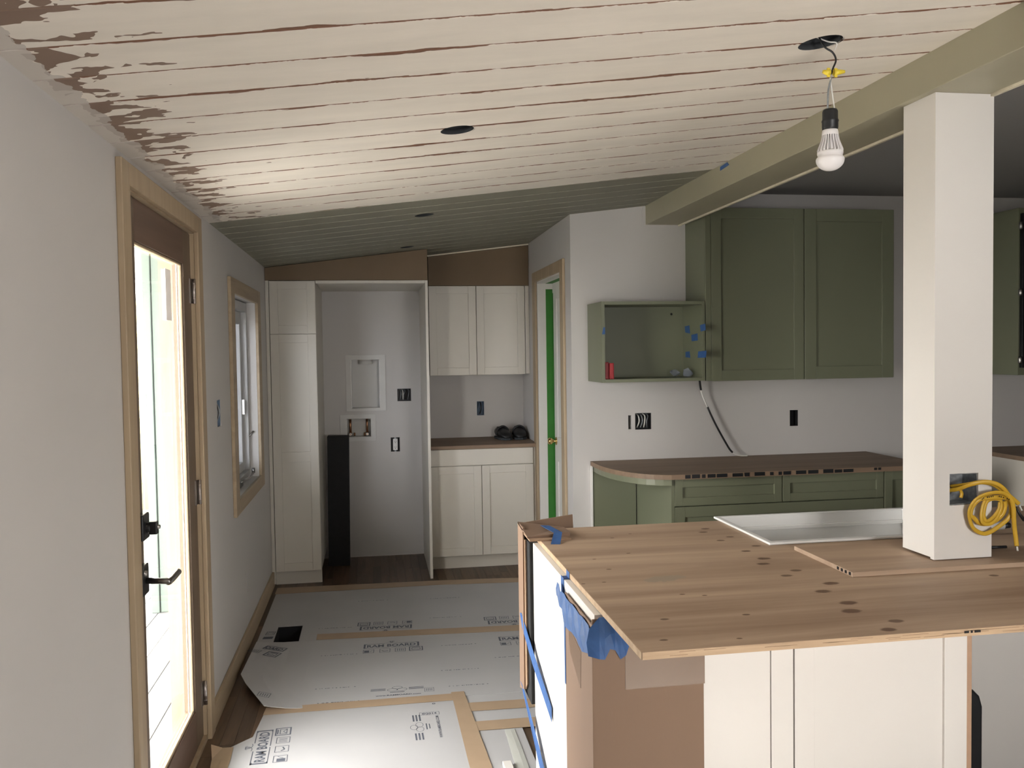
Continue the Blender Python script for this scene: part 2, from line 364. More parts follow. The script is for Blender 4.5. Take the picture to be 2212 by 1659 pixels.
def text_mesh(body, size, width=None):
    cu = bpy.data.curves.new('lettering', 'FONT'); cu.body = body; cu.size = size; cu.resolution_u = 2; cu.offset = size*.028
    o = bpy.data.objects.new('lettering_curve', cu); COL.objects.link(o); bpy.context.view_layer.update()
    me = bpy.data.meshes.new_from_object(o.evaluated_get(bpy.context.evaluated_depsgraph_get()))
    V = [v.co.copy() for v in me.vertices]; Fs = [tuple(p.vertices) for p in me.polygons]
    bpy.data.objects.remove(o); bpy.data.meshes.remove(me); bpy.data.curves.remove(cu)
    if width and V:
        x0 = min(v.x for v in V); x1 = max(v.x for v in V); k = width/(x1-x0); V = [Vector(((v.x-x0)*k, v.y, 0)) for v in V]
    return V, Fs

# ------------------------------------------------------------------ dimensions
XL, YK, XP, YB = -.71, 5.15, 1.20, 6.88          # left wall, kitchen wall, partition, far wall
SL = .1188
def ceil_z(x): return 2.197+SL*(x-XL)

# ------------------------------------------------------------------ room shell
HOLE_V = (-.575, -.435, 4.90, 5.19)
struct(obj('floor', MB().plate('z', [XL, 5.0, HOLE_V[0], HOLE_V[1]], [YBK, 6.95, HOLE_V[2], HOLE_V[3]], -.10, -.012,
       lambda x, y: HOLE_V[0] < x < HOLE_V[1] and HOLE_V[2] < y < HOLE_V[3]), 'wood_sub' if 'wood_sub' in M else 'mdf', origin=(0, 0, -.1)))
floor_o = bpy.data.objects['floor']
# oak strip floor: strips run along y
PW = .0572; meshes = {}
ncol = 0
x = XL
while x < 1.19:
    segs = []; y = 2.3+random.uniform(-.9, 0)
    while y < YB:
        L = random.uniform(.55, 1.5); segs.append((y, min(y+L, YB))); y += L
    for (a, b_) in segs:
        a = max(a, 2.3)
        if b_-a < .02: continue
        pieces = [(a, b_)]
        if x+PW > HOLE_V[0] and x < HOLE_V[1]:
            pieces = [(a, min(b_, HOLE_V[2])), (max(a, HOLE_V[3]), b_)]
        for (p, q) in pieces:
            if q-p < .01: continue
            xe = min(x+PW, XP+.02)
            mb = MB().box(x+.0005, xe-.0006, p+.0005, q-.0005, -.012, 0)
            obj('floor_plank', mb, 'floor_oak', floor_o, origin=((x+xe)/2, (p+q)/2, -.012))
    x += PW
struct(obj('floor', B(1.215, 5.0, YBK, YK, -.012, 0), 'floor_oak')); struct(obj('floor', B(XL, 1.215, YBK, 2.3, -.012, 0), 'floor_oak'))

def wall_holes(axis, us, vs, d0, d1, holes):
    U = list(us); V = list(vs)
    for h in holes: U += h[:2]; V += h[2:]
    return MB().plate(axis, U, V, d0, d1, lambda a, b: any(h[0] < a < h[1] and h[2] < b < h[3] for h in holes))
# left wall with the glass door, the small window, the box and a slit
DOOR1 = (2.72, 3.735, 0, 2.115); WIN1 = (4.65, 5.575, .845, 1.925); BOX_L = (4.155, 4.245, 1.27, 1.395); SLIT = (4.928, 4.944, .285, .40)
struct(obj('wall_left', wall_holes('x', (YBK, 7.0), (0, 2.45), -.85, XL, [DOOR1, WIN1, BOX_L, SLIT]), 'wall_paint', origin=(-.85, 0, 0)))
BX = [(.192, .299, 1.221, 1.319), (.133, .204, .823, .936), (.822, .88, 1.092, 1.205)]
DRY = (-.166, .059, 1.168, 1.558); WSH = (-.208, -.014, .944, 1.095)
struct(obj('wall_far', wall_holes('y', (XL, 1.35), (0, 2.7), YB, YB+.14, BX+[DRY, WSH]), 'wall_paint', origin=(0, YB, 0)))
DOOR2 = (5.38, 6.245, 0, 2.115)
struct(obj('wall_right', wall_holes('x', (YK+.13, YB), (0, 2.7), XP, XP+.13, [DOOR2]), 'wall_paint', origin=(XP, 0, 0)))
KB = [(1.598, 1.701, 1.105, 1.207), (1.554, 1.574, 1.108, 1.195), (2.619, 2.675, 1.098, 1.20)]
struct(obj('wall_kitchen', wall_holes('y', (XP, 5.0), (0, 2.75), YK, YK+.13, KB), 'wall_paint', origin=(0, YK, 0)))
WINB = [(1.04, 1.84, 1.06, 1.88)]
struct(obj('wall_behind', wall_holes('y', (-.85, 5.1), (0, 2.75), YBK-.1, YBK, WINB), 'absorbing_wall', origin=(0, YBK, 0)))
WINR = []
struct(obj('wall_side', wall_holes('x', (YBK, 5.28), (0, 2.75), 5.0, 5.1, WINR), 'absorbing_wall', origin=(5, 0, 0)))
struct(obj('baseboard_left', MB().box(XL, XL+.016, 3.80, 6.17, .001, .105).box(XL, XL+.016, YBK, 2.625, .001, .105), 'pine_y', bevel=.003))
struct(obj('ceiling', B(1.897, 5.0, YBK, YK, 2.562, 2.66), 'kitchen_ceiling_shaded'))

# sloped plank ceiling
ang = math.atan(SL); cl = math.cos(ang)
ceil_root = struct(obj('ceiling', MB().prism([(XL-.1, ceil_z(XL-.1)+.15), (1.9, ceil_z(1.9)+.15), (1.9, ceil_z(1.9)+.19), (XL-.1, ceil_z(XL-.1)+.19)], YBK, 7.0, 'y'), 'void_shade', origin=(0, 0, 2.4)))
PITCH_P = .1868; Y0P = 1.655
LIGHT_HOLES = [(1.222, 2.222, .058), (.287, 2.81, .054), (.284, 4.545, .050), (.25, 5.885, .047)]
k = -30
while True:
    y0 = Y0P+k*PITCH_P; y1 = y0+PITCH_P-.002
    if y0 > 6.9: break
    if y1 < YBK: k += 1; continue
    x0 = XL-.02; x1 = 1.70
    if y0 > YK-.1: x1 = XP+.03
    y1 = min(y1, 7.0)
    Lp = (x1-x0)/cl; t_ = .018; cf = .0035; wv = y1-y0
    # cross-section with V-grooved lower edges; local frame x along slope, y across, z up
    prof = [(cf, 0), (wv-cf, 0), (wv, cf), (wv, t_), (0, t_), (0, cf)]
    mb = MB(); n = len(prof)
    mb.add([(0, a, b_) for a, b_ in prof]+[(Lp, a, b_) for a, b_ in prof], [tuple(range(n-1, -1, -1)), tuple(range(n, 2*n))]+[(i, (i+1) % n, (i+1) % n+n, i+n) for i in range(n)])
    green = k >= 13
    mt = 'ceiling_green' if green else ('ceiling_white_stained' if k >= -3 else 'ceiling_white')
    o = obj('plank', mb, mt, ceil_root, origin=(0, 0, 0)); o.location = Vector((x0, y0, ceil_z(x0)))-wloc(ceil_root); o.rotation_euler = (0, -ang, 0)
    hs = [h for h in LIGHT_HOLES if h[1]+h[2] > y0 and h[1]-h[2] < y1]
    if hs:
        bpy.context.view_layer.update()
        for (hx, hy, hr) in hs:
            cut(o, MB().lathe([(0.0001, -.1), (hr, -.1), (hr, .1), (0.0001, .1)], (hx, hy, ceil_z(hx)), 28))
    k += 1
for (hx, hy, hr), lb in zip(LIGHT_HOLES, ('open dark round light hole in the white planks above the hanging bulb', 'empty round light hole in the middle of the white ceiling planks', 'empty round light hole in the green ceiling planks', 'small ragged hole in the green ceiling by the brown panels')):
    mb = MB(); zc = ceil_z(hx)
    mb.lathe([(hr+.002, .006), (hr+.002, .10), (.0005, .105)], (hx, hy, zc), 24); mb.lathe([(.0005, .107), (hr+.004, .102), (hr+.004, .006)], (hx, hy, zc), 24)
    tag(obj('recessed_light_can', mb, 'void_shade'), lb, 'light')
t = thing('ceiling_beam', 'sage green painted beam running along the ceiling over the post', 'beam', (1.784, 2, 2.365))
obj('beam_body', B(1.675, 1.885, YBK, YK, 2.365, 2.62), 'beam_paint', t, .003)
obj('beam_edge_strip', B(1.885, 1.897, YBK, YK, 2.357, 2.60), 'pale_edge', t)
struct(obj('trim_1', B(1.655, 1.675, YK-.006, YK, 2.35, 2.475), 'wall_paint'))

# ------------------------------------------------------------------ glass door in the left wall
d1 = sempty('door_1', (XL, 3.22, 0))
cz = 2.172
cas = MB(); cas.box(XL, XL+.019, 2.63, 2.712, 0, cz).box(XL, XL+.019, 3.718, 3.80, 0, cz).box(XL, XL+.019, 2.712, 3.718, 2.105, cz)
obj('door_casing', cas, 'pine', d1, .003)
jm = MB(); jm.box(-.85, XL, 2.72, 2.738, 0, 2.115).box(-.85, XL, 3.717, 3.735, 0, 2.115).box(-.85, XL, 2.738, 3.717, 2.100, 2.115).box(-.85, XL+.001, 2.738, 3.717, .0, .0215)
obj('door_jamb', jm, 'pine', d1)
GX0, GX1 = -.768, -.724; GY0, GY1, GZ0, GZ1 = 2.868, 3.575, .175, 1.965
sl = MB(); sl.box(GX0, GX1, 2.741, GY0, .022, 2.097).box(GX0, GX1, GY1, 3.713, .022, 2.097)
obj('stile', MB().box(GX0, GX1, 2.741, GY0, .022, 2.097), 'fir', d1, .002); obj('stile', MB().box(GX0, GX1, GY1, 3.713, .022, 2.097), 'fir', d1, .002)
obj('rail', B(GX0, GX1, GY0, GY1, GZ1, 2.097), 'fir_y', d1); obj('rail', B(GX0, GX1, GY0, GY1, .022, GZ0), 'fir_y', d1)
bd = MB(); bx0, bx1 = -.742, -.730
bd.box(bx0, bx1, GY0, GY0+.012, GZ0, GZ1).box(bx0, bx1, GY1-.014, GY1, GZ0, GZ1).box(bx0, bx1, GY0, GY1, GZ0, GZ0+.014).box(bx0, bx1, GY0, GY1, GZ1-.010, GZ1)
obj('glazing_bead', bd, 'pine', d1, .003)
obj('glass_pane', B(-.752, -.746, GY0, GY1, GZ0, GZ1), 'door_glass', d1)
gk = MB(); gk.box(-.7455, -.7425, GY1-.032, GY1-.026, GZ0, GZ1)
obj('glass_spacer', gk, 'galvanised', d1)
obj('sticker', B(-.7455, -.7440, 3.36, 3.445, 1.735, 1.925), 'sticker', d1)
for zc in (1.865, 1.04, .20):
    hg = MB(); hg.lathe([(.0005, -.05), (.0075, -.05), (.0075, .05), (.0005, .05)], (-.7125, 3.715, zc), 12)
    for q in (-.03, -.01, .01, .03): hg.lathe([(.0082, q-.0015), (.0082, q+.0015)], (-.7125, 3.715, zc), 12)
    hg.box(-.7245, -.7205, 3.68, 3.715, zc-.05, zc+.05)
    obj('hinge', hg, 'steel_hinge', d1)
db = MB(); db.box(-.724, -.700, 2.775, 2.85, 1.035, 1.115)
o = obj('deadbolt_plate', db, 'dark_metal', d1, .004)
tb = MB(); tb.lathe([(.016, 0), (.016, .012), (.0005, .013)], (-.700, 2.815, 1.07), 16, 'x').box(-.692, -.668, 2.803, 2.83, 1.05, 1.09)
obj('thumb_turn', tb, 'dark_metal', o, .003)
obj('screw', MB().lathe([(.007, 0), (.006, .007), (.0005, .009)], (-.668, 2.816, 1.072), 12, 'x'), 'nickel', o)
lp = obj('lever_plate', B(-.724, -.706, 2.775, 2.85, .862, .955), 'dark_metal', d1, .004)
lv = MB(); lv.tube([(-.706, 2.815, .905), (-.64, 2.815, .900), (-.632, 2.818, .8995)], .010, 12)
lv.tube(smoothpath([(-.640, 2.808, .8995), (-.636, 2.84, .900), (-.634, 2.92, .903)], 5), .0105, 12)
obj('lever_handle', lv, 'nickel', lp)
obj('screw', MB().lathe([(.010, 0), (.009, .006), (.0005, .007)], (-.706, 2.80, .932), 12, 'x'), 'nickel', lp)

# ------------------------------------------------------------------ small window in the left wall
w1 = sempty('window_1', (XL, 5.1, .78))
wc = MB(); cy0, cy1, cz0, cz1 = 4.54, 5.695, .775, 2.0
wc.box(XL, XL+.018, cy0, 4.655, cz0, cz1).box(XL, XL+.018, 5.57, cy1, cz0, cz1).box(XL, XL+.018, 4.655, 5.57, 1.92, cz1).box(XL, XL+.018, 4.655, 5.57, cz0, .85)
obj('window_casing', wc, 'pine_y', w1, .003)
wf = MB(); wf.box(-.84, -.76, 4.655, 4.70, .85, 1.92).box(-.84, -.76, 5.525, 5.57, .85, 1.92).box(-.84, -.76, 4.70, 5.525, .85, .895).box(-.84, -.76, 4.70, 5.525, 1.865, 1.92)
obj('window_frame', wf, 'vinyl_frame', w1, .003)
ws = MB(); ws.box(-.835, -.79, 4.70, 4.765, .895, 1.865).box(-.835, -.79, 5.46, 5.525, .895, 1.865).box(-.835, -.79, 4.765, 5.46, .895, .95).box(-.835, -.79, 4.765, 5.46, 1.79, 1.865)
obj('sash', ws, 'vinyl_frame', w1, .003)
obj('glass_pane', B(-.815, -.810, 4.765, 5.46, .95, 1.79), 'window_glass', w1)
cr = MB(); cr.box(-.765, -.745, 5.02, 5.14, .853, .872).tube(smoothpath([(-.75, 5.08, .875), (-.735, 5.10, .888), (-.725, 5.25, .880), (-.722, 5.40, .892)], 5), .007, 8).lathe([(.0005, 0), (.010, 0), (.010, .03), (.0005, .03)], (-.722, 5.40, .89), 10)
obj('crank_handle', cr, 'nickel', w1)
lk = MB(); lk.box(-.79, -.775, 5.475, 5.50, 1.24, 1.33); lk.tube([(-.776, 5.55, 1.08), (-.735, 5.555, 1.13)], .005, 8)
obj('sash_lock', lk, 'nickel', w1)

def outlet_box(name, axis, rect, face, depth, sgn, label, wires=(), mat='blue_box_plastic', cat='outlet box', ragged=True, flip=False):
    """open box set into a wall hole; rect=(u0,u1,v0,v1); opening at face, box goes sgn*depth behind"""
    t_ = thing(name, label, cat, {'y': ((rect[0]+rect[1])/2, face, rect[2]), 'x': (face, (rect[0]+rect[1])/2, rect[2])}[axis])
    u0, u1, v0, v1 = rect; e = .0025; d = face+sgn*depth; f0 = face+sgn*.002
    mb = MB()
    def bb(a0, a1, b0, b1, c0, c1):
        (mb.box(a0, a1, c0, c1, b0, b1) if axis == 'y' else mb.box(c0, c1, a0, a1, b0, b1))
    bb(u0, u1, v0, v1, d, d+sgn*e); bb(u0, u0+e, v0, v1, f0, d); bb(u1-e, u1, v0, v1, f0, d); bb(u0, u1, v0, v0+e, f0, d); bb(u0, u1, v1-e, v1, f0, d)
    obj('box_shell', mb, mat, t_)
    for i, (pts, col, r) in enumerate(wires):
        P = []
        for (a, b_, c) in pts: P.append((a, face+sgn*c, b_) if axis == 'y' else (face+sgn*c, a, b_))
        obj('wire', MB().tube(smoothpath(P, 5), r, 6), col, t_)
    return t_
def rwires(rect, n, cols, depth=.05, out=-.01):
    u0, u1, v0, v1 = rect; W_ = []
    for i in range(n):
        a = u0+(u1-u0)*(.2+.6*i/max(n-1, 1)); W_.append(([(a, v1-.008, depth), (a+.006, v1-.02, depth*.4), (a+random.uniform(-.008, .008), (v0+v1)/2, out), (a+random.uniform(-.01, .01), v0+.012, depth*.5)], cols[i % len(cols)], .0038))
    return W_
outlet_box('outlet_box', 'x', BOX_L, XL, .05, -1, 'open blue wall box with loose wires beside the small window', rwires(BOX_L, 4, ('galvanised', 'black_wire', 'black_wire', 'galvanised'), .04, .004))
sl_ = MB().box(-.76, -.755, SLIT[0]-.01, SLIT[1]+.01, SLIT[2]-.01, SLIT[3]+.01)
tag(obj('wall_slit', sl_, 'black_void'), 'dark narrow slit cut low in the left wall near the corner', 'slit')

# ------------------------------------------------------------------ joinery helpers
def shaker(axis, face, u0, u1, v0, v1, fw=.057, t_=.019, rec=.010, sgn=-1, mid=None):
    """door front: flat frame with a recessed panel; the front looks along sgn*axis"""
    mb = MB(); back = face-sgn*t_
    def bb(a0, a1, b0, b1, f_):
        (mb.box(a0, a1, f_, back, b0, b1) if axis == 'y' else mb.box(f_, back, a0, a1, b0, b1))
    bb(u0, u0+fw, v0, v1, face); bb(u1-fw, u1, v0, v1, face); bb(u0+fw, u1-fw, v0, v0+fw, face); bb(u0+fw, u1-fw, v1-fw, v1, face)
    if mid: bb(u0+fw, u1-fw, mid[0], mid[1], face)
    bb(u0+fw-.002, u1-fw+.002, v0+fw-.002, v1-fw+.002, face-sgn*rec)
    return mb

# ------------------------------------------------------------------ far end: pantry, laundry niche, cabinets
YF = 6.10
t = thing('pantry_cabinet', 'tall cream pantry cabinet with two stacked doors in the far left corner', 'cabinet', (-.53, 6.4, 0))
obj('carcass', MB().box(-.683, -.375, YF+.021, YB-.002, .10, 2.105), 'cream_paint', t)
obj('filler_strip', B(XL+.002, -.686, YF+.003, YF+.02, .02, 2.107), 'cream_paint', t)
obj('door', shaker('y', YF, -.682, -.376, 1.743, 2.104), 'cream_paint', t, .0015)
obj('door', shaker('y', YF, -.682, -.376, .104, 1.739, mid=(.86, .93)), 'cream_paint', t, .0015)
obj('toe_kick', B(-.69, -.376, YF+.065, YF+.08, .001, .10), 'cream_paint', t)
t = thing('laundry_surround', 'cream open surround framing the empty washer niche', 'cabinet', (.01, 6.4, 0))
obj('top_panel', B(-.372, .376, YF-.008, YB-.002, 2.086, 2.106), 'cream_paint', t, .001)
obj('side_panel', B(.377, .396, YF-.008, YB-.002, .001, 2.106), 'cream_paint', t, .001)
def fascia(name, x0, x1, yf, z0, dz, label):
    tag(obj(name, MB().prism([(x0, z0), (x1, z0), (x1, ceil_z(x1)-dz), (x0, ceil_z(x0)-dz)], yf, yf+.018, 'y'), 'mdf', bevel=.001), label, 'panel')
fascia('fascia_panel', XL+.001, .396, YF, 2.108, .004, 'brown unpainted wedge panel above the pantry and washer niche')
fascia('fascia_panel', .43, 1.197, 6.55, 2.103, .014, 'brown unpainted panel above the two-door cream wall cabinet')
tag(obj('scribe_strip', MB().prism([(.40, ceil_z(.40)-.013), (1.197, ceil_z(1.197)-.013), (1.197, ceil_z(1.197)-.003), (.40, ceil_z(.40)-.003)], 6.535, 6.549, 'y'), 'pale_edge'), 'thin pale strip along the ceiling over the right brown panel', 'strip')
t = thing('wall_cabinet', 'cream two-door wall cabinet over the plywood counter at the far end', 'cabinet', (.8, 6.7, 1.425))
obj('carcass', B(.43, 1.165, 6.571, YB-.002, 1.428, 2.102), 'cream_paint', t)
obj('door', shaker('y', 6.55, .431, .787, 1.425, 2.10), 'cream_paint', t, .0015); obj('door', shaker('y', 6.55, .791, 1.163, 1.425, 2.10), 'cream_paint', t, .0015)
obj('filler_strip', B(1.167, 1.197, 6.553, 6.572, 1.428, 2.10), 'cream_paint', t)
t = thing('base_cabinet', 'cream base cabinet with two doors and one false drawer at the far end', 'cabinet', (.78, 6.55, 0))
obj('carcass', B(.398, 1.165, 6.30, YB-.002, .10, .893), 'cream_paint', t)
obj('drawer_front', B(.401, 1.163, 6.279, 6.298, .772, .890), 'cream_paint', t, .002)
obj('door', shaker('y', 6.279, .401, .776, .108, .767), 'cream_paint', t, .0015); obj('door', shaker('y', 6.279, .780, 1.163, .108, .767), 'cream_paint', t, .0015)
obj('toe_kick', B(.398, 1.165, 6.355, 6.37, .001, .10), 'cream_paint', t); obj('filler_strip', B(1.167, 1.197, 6.30, 6.318, .001, .893), 'cream_paint', t)
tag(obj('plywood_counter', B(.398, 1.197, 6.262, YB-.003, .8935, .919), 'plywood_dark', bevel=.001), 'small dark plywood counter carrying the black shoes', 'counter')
# pair of black shoes, toes to the room
def shoe(x, y, rz, label):
    t_ = thing('shoe', label, 'shoe', (x, y, .9195), 'black shoes on the small counter')
    prof = [(-.125, .030, .075, .035), (-.105, .043, .088, .04), (-.06, .049, .092, .045), (0, .046, .082, .05), (.05, .050, .072, .05), (.09, .047, .060, .045), (.118, .034, .046, .04), (.128, .014, .030, .03)]
    up = MB(); V = []; n = 16
    for (ly, hw, h, _) in prof:
        for i in range(n):
            a = 2*math.pi*i/n; V.append((hw*math.cos(a), -ly, .014+max(0, (h-.014)*(.5+.5*math.sin(a)))))
    Fs = [(i*n+k_, i*n+(k_+1) % n, (i+1)*n+(k_+1) % n, (i+1)*n+k_) for i in range(len(prof)-1) for k_ in range(n)]+[tuple(range(n-1, -1, -1)), tuple((len(prof)-1)*n+k_ for k_ in range(n))]
    up.add(V, Fs, True)
    so = MB(); pts = [(-.126, .024), (-.11, .043), (-.06, .052), (0, .048), (.06, .053), (.10, .045), (.128, .02)]
    poly = [(w_, -l_) for l_, w_ in pts]+[(-w_, -l_) for l_, w_ in reversed(pts)]
    so.prism(poly, 0, .016, 'z')
    st = MB().tube(smoothpath([(-.050, .02, .03), (-.040, .015, .075), (0, .01, .098), (.040, .015, .075), (.050, .02, .03)], 5), .008, 8)
    op = MB().lathe([(.0005, .0), (.034, .0), (.036, -.004)], (0, .055, .0905), 16)
    for nm, mb, mt in (('upper', up, 'black_rubber'), ('sole', so, 'dark_grey_fabric'), ('strap', st, 'black_rubber'), ('opening', op, 'black_void')):
        o_ = obj(nm, mb, mt, t_, origin=(0, 0, 0)); o_.location = (0, 0, 0)
    t_.rotation_euler = (0, 0, rz); return t_
shoe(.998, 6.66, .13, 'left black shoe of the pair on the small plywood counter')
shoe(1.128, 6.67, -.10, 'right black shoe of the pair, against the door wall')

# laundry wall boxes
t = thing('dryer_vent_box', 'white framed recessed dryer vent box in the washer niche wall', 'vent box', (-.05, YB, 1.15))
u0, u1, v0, v1 = DRY
obj('frame', MB().plate('y', [-.205, .103, u0+.003, u1-.003], [1.150, 1.59, v0+.003, v1-.003], YB-.006, YB-.0005, lambda a, b: u0 < a < u1 and v0 < b < v1), 'dull_white_plastic', t, .001)
mb = MB(); yb = YB+.095
mb.box(u0+.003, u1-.003, yb, yb+.003, v0+.003, v1-.003).box(u0+.003, u0+.006, YB, yb, v0+.003, v1-.003).box(u1-.006, u1-.003, YB, yb, v0+.003, v1-.003).box(u0+.003, u1-.003, YB, yb, v0+.003, v0+.006).box(u0+.003, u1-.003, YB, yb, v1-.006, v1-.003)
obj('recess', mb, 'dull_white_plastic', t)
obj('duct_collar', MB().lathe([(.052, -.035), (.055, -.03), (.055, 0), (.050, 0), (.050, -.035), (.052, -.035)], (-.05, YB+.055, v1-.006), 28).lathe([(.0005, -.012), (.05, -.012)], (-.05, YB+.055, v1-.006), 28), 'dull_white_plastic', t)
t = thing('washer_outlet_box', 'recessed washer hookup box with two copper valves, low in the niche', 'outlet box', (-.11, YB, .92))
u0, u1, v0, v1 = WSH
obj('frame', MB().plate('y', [-.255, .020, u0+.003, u1-.003], [.915, 1.125, v0+.003, v1-.003], YB-.005, YB-.0005, lambda a, b: u0 < a < u1 and v0 < b < v1), 'dull_white_plastic', t, .001)
mb = MB(); yb = YB+.085
mb.box(u0+.003, u1-.003, yb, yb+.003, v0+.003, v1-.003).box(u0+.003, u0+.006, YB, yb, v0+.003, v1-.003).box(u1-.006, u1-.003, YB, yb, v0+.003, v1-.003).box(u0+.003, u1-.003, YB, yb, v0+.003, v0+.006).box(u0+.003, u1-.003, YB, yb, v1-.006, v1-.003)
obj('recess', mb, 'grey_plastic', t)
for xv in (-.178, -.048):
    vv = MB().tube([(xv, YB+.05, v1-.006), (xv, YB+.05, .985)], .009, 10).lathe([(.0005, -.045), (.007, -.045), (.012, -.044), (.012, 0), (.0005, 0)], (xv, YB+.05, .968), 14, 'y').tube([(xv, YB+.05, .985), (xv, YB+.05, .955)], .012, 10)
    vo = obj('valve', vv, 'copper', t)
    obj('valve_cap', MB().lathe([(.005, -.001), (.011, -.001), (.012, .004)], (xv, YB+.004, .968), 14, 'y'), 'white_plastic', vo)
    obj('valve_knob', MB().lathe([(.0005, 0), (.013, 0), (.013, .012), (.0005, .012)], (xv+(.026 if xv < -.1 else -.026), YB+.045, .965), 10, 'x'), 'copper', vo)
outlet_box('outlet_box', 'y', BX[0], YB, .05, 1, 'square open wall box with folded grey wires, right side of the washer niche', rwires(BX[0], 5, ('galvanised', 'white_wire', 'galvanised', 'black_wire', 'galvanised'), .04, -.004), mat='black_plastic')
t = outlet_box('outlet_box', 'y', BX[1], YB, .05, 1, 'white duplex receptacle in an open wall box, low in the washer niche', mat='black_plastic')
rc = MB().box(.150, .187, YB-.004, YB+.02, .835, .925)
ro = obj('receptacle', rc, 'white_plastic', t, .003)
for zc in (.857, .902):
    obj('socket_face', MB().box(.155, .182, YB-.0055, YB-.004, zc-.013, zc+.013), 'white_plastic', ro, .0008)
    sl2 = MB(); sl2.box(.162, .164, YB-.0062, YB-.0055, zc-.002, zc+.007).box(.173, .175, YB-.0062, YB-.0055, zc-.002, zc+.007).box(.166, .171, YB-.0062, YB-.0055, zc-.010, zc-.005)
    obj('socket_slots', sl2, 'black_void', ro)
obj('strap', B(.161, .176, YB-.003, YB, .824, .935), 'galvanised', t)
outlet_box('outlet_box', 'y', BX[2], YB, .05, 1, 'open blue wall box above the small plywood counter', rwires(BX[2], 3, ('blue_box_plastic', 'black_wire', 'blue_box_plastic'), .035, .004), mat='blue_box_plastic')
# black foam board standing in the niche
mb = MB(); mb.add([(-.375, 6.62, .001), (-.215, 6.60, .001), (-.215, 6.70, .001), (-.375, 6.72, .001), (-.363, 6.60, .985), (-.203, 6.58, .985), (-.203, 6.68, .985), (-.363, 6.70, .985)], [(0, 3, 2, 1), (4, 5, 6, 7), (0, 1, 5, 4), (1, 2, 6, 5), (2, 3, 7, 6), (3, 0, 4, 7)])
mb.v = [(x_+.02, y_, z_) for x_, y_, z_ in mb.v]
tag(obj('foam_board', mb, 'matte_black', bevel=.004), 'tall black foam block standing on the floor in the washer niche', 'foam block')

# ------------------------------------------------------------------ door in the partition
d2 = sempty('door_2', (XP, 5.81, 0))
cm = MB(); cm.box(XP-.018, XP, 5.30, 5.388, 0, 2.175).box(XP-.018, XP, 6.236, 6.335, 0, 2.175).box(XP-.018, XP, 5.388, 6.236, 2.103, 2.175)
obj('door_casing', cm, 'pine', d2, .003)
jm = MB(); jm.box(XP, XP+.13, 5.38, 5.40, 0, 2.115).box(XP, XP+.13, 6.222, 6.245, 0, 2.115).box(XP, XP+.13, 5.40, 6.222, 2.092, 2.115)
obj('door_jamb', jm, 'white_trim_paint', d2)
st = MB(); st.box(XP+.105, XP+.13, 5.40, 5.412, 0, 2.092)
obj('door_slab', shaker('x', 1.312, 5.402, 6.220, .01, 2.09, fw=.115, t_=.035, rec=.009, sgn=-1, mid=(.80, .98)), 'white_trim_paint', d2, .002)
kb = obj('door_knob', MB().lathe([(.0005, -.064), (.018, -.062), (.026, -.050), (.024, -.036), (.012, -.028), (.010, -.010), (.026, -.006), (.030, 0), (.0005, 0)], (1.312, 6.145, .945), 20, 'x'), 'brass', d2)
gt = MB(); gt.box(1.262, 1.312, 6.2205, 6.2218, .02, 2.05)
gt.box(1.262, 1.312, 5.42, 6.2205, 2.0905, 2.0917)
gt.box(1.3105, 1.3118, 6.195, 6.2195, .02, 2.02)
tag(obj('masking_tape', gt, 'green_tape'), 'green masking tape down the jamb of the white door', 'tape')

# ------------------------------------------------------------------ kitchen wall run
YU = 4.82
t = thing('open_wall_cabinet', 'sage green open box cabinet on the kitchen wall', 'cabinet', (1.61, 5.0, 1.412))
x0, x1, z0, z1, e = 1.302, 1.924, 1.412, 1.878, .019
obj('side_panel', B(x0, x0+e, YU, YK-.002, z0, z1), 'sage_paint', t, .001); obj('side_panel', B(x1-e, x1, YU, YK-.002, z0, z1), 'sage_paint', t, .001)
obj('top_panel', B(x0+e, x1-e, YU, YK-.002, z1-e, z1), 'sage_paint', t, .001); obj('bottom_panel', B(x0+e, x1-e, YU, YK-.002, z0, z0+e), 'sage_paint', t, .001)
bp_ = obj('back_panel', B(x0+e, x1-e, YK-.02, YK-.003, z0+e, z1-e), 'sage_paint', t)
for zc in (1.815, 1.462): obj('cable_hole', MB().lathe([(.0005, -.001), (.007, -.001), (.007, 0)], (1.83, YK-.02, zc), 12, 'y'), 'black_void', bp_)
XR = x1-e
def tape_bit(pts, axis, at, label, mat='blue_tape', group='blue tape bits in the open box cabinet', th=.0008):
    mb = MB()
    if axis == 'x': mb.prism(pts, at-th, at-.0001, 'x')
    else: mb.prism(pts, at-th, at-.0001, 'y')
    return tag(obj('tape_piece', mb, mat), label, 'tape', group)
tape_bit([(5.01, 1.692), (5.09, 1.700), (5.10, 1.738), (5.02, 1.742)], 'x', XR, 'upper blue tape bit nearest the back of the open green box')
tape_bit([(4.76, 1.706), (4.84, 1.700), (4.85, 1.738), (4.77, 1.744)], 'x', XR, 'upper blue tape bit nearest the front edge of the open green box')
tape_bit([(4.885, 1.648), (4.985, 1.645), (4.99, 1.684), (4.89, 1.690)], 'x', XR, 'middle blue tape bit on the side of the open green box')
tape_bit([(5.01, 1.545), (5.09, 1.548), (5.09, 1.582), (5.02, 1.584)], 'x', XR, 'lower blue tape bit nearest the back of the open green box')
tape_bit([(4.76, 1.548), (4.89, 1.545), (4.88, 1.584), (4.75, 1.588)], 'x', XR, 'lower larger blue tape bit near the front edge of the open green box')
tape_bit([(1.304, 1.69), (1.322, 1.69), (1.322, 1.73), (1.312, 1.73)], 'y', YU, 'blue tape bit on the left front edge of the open green box')
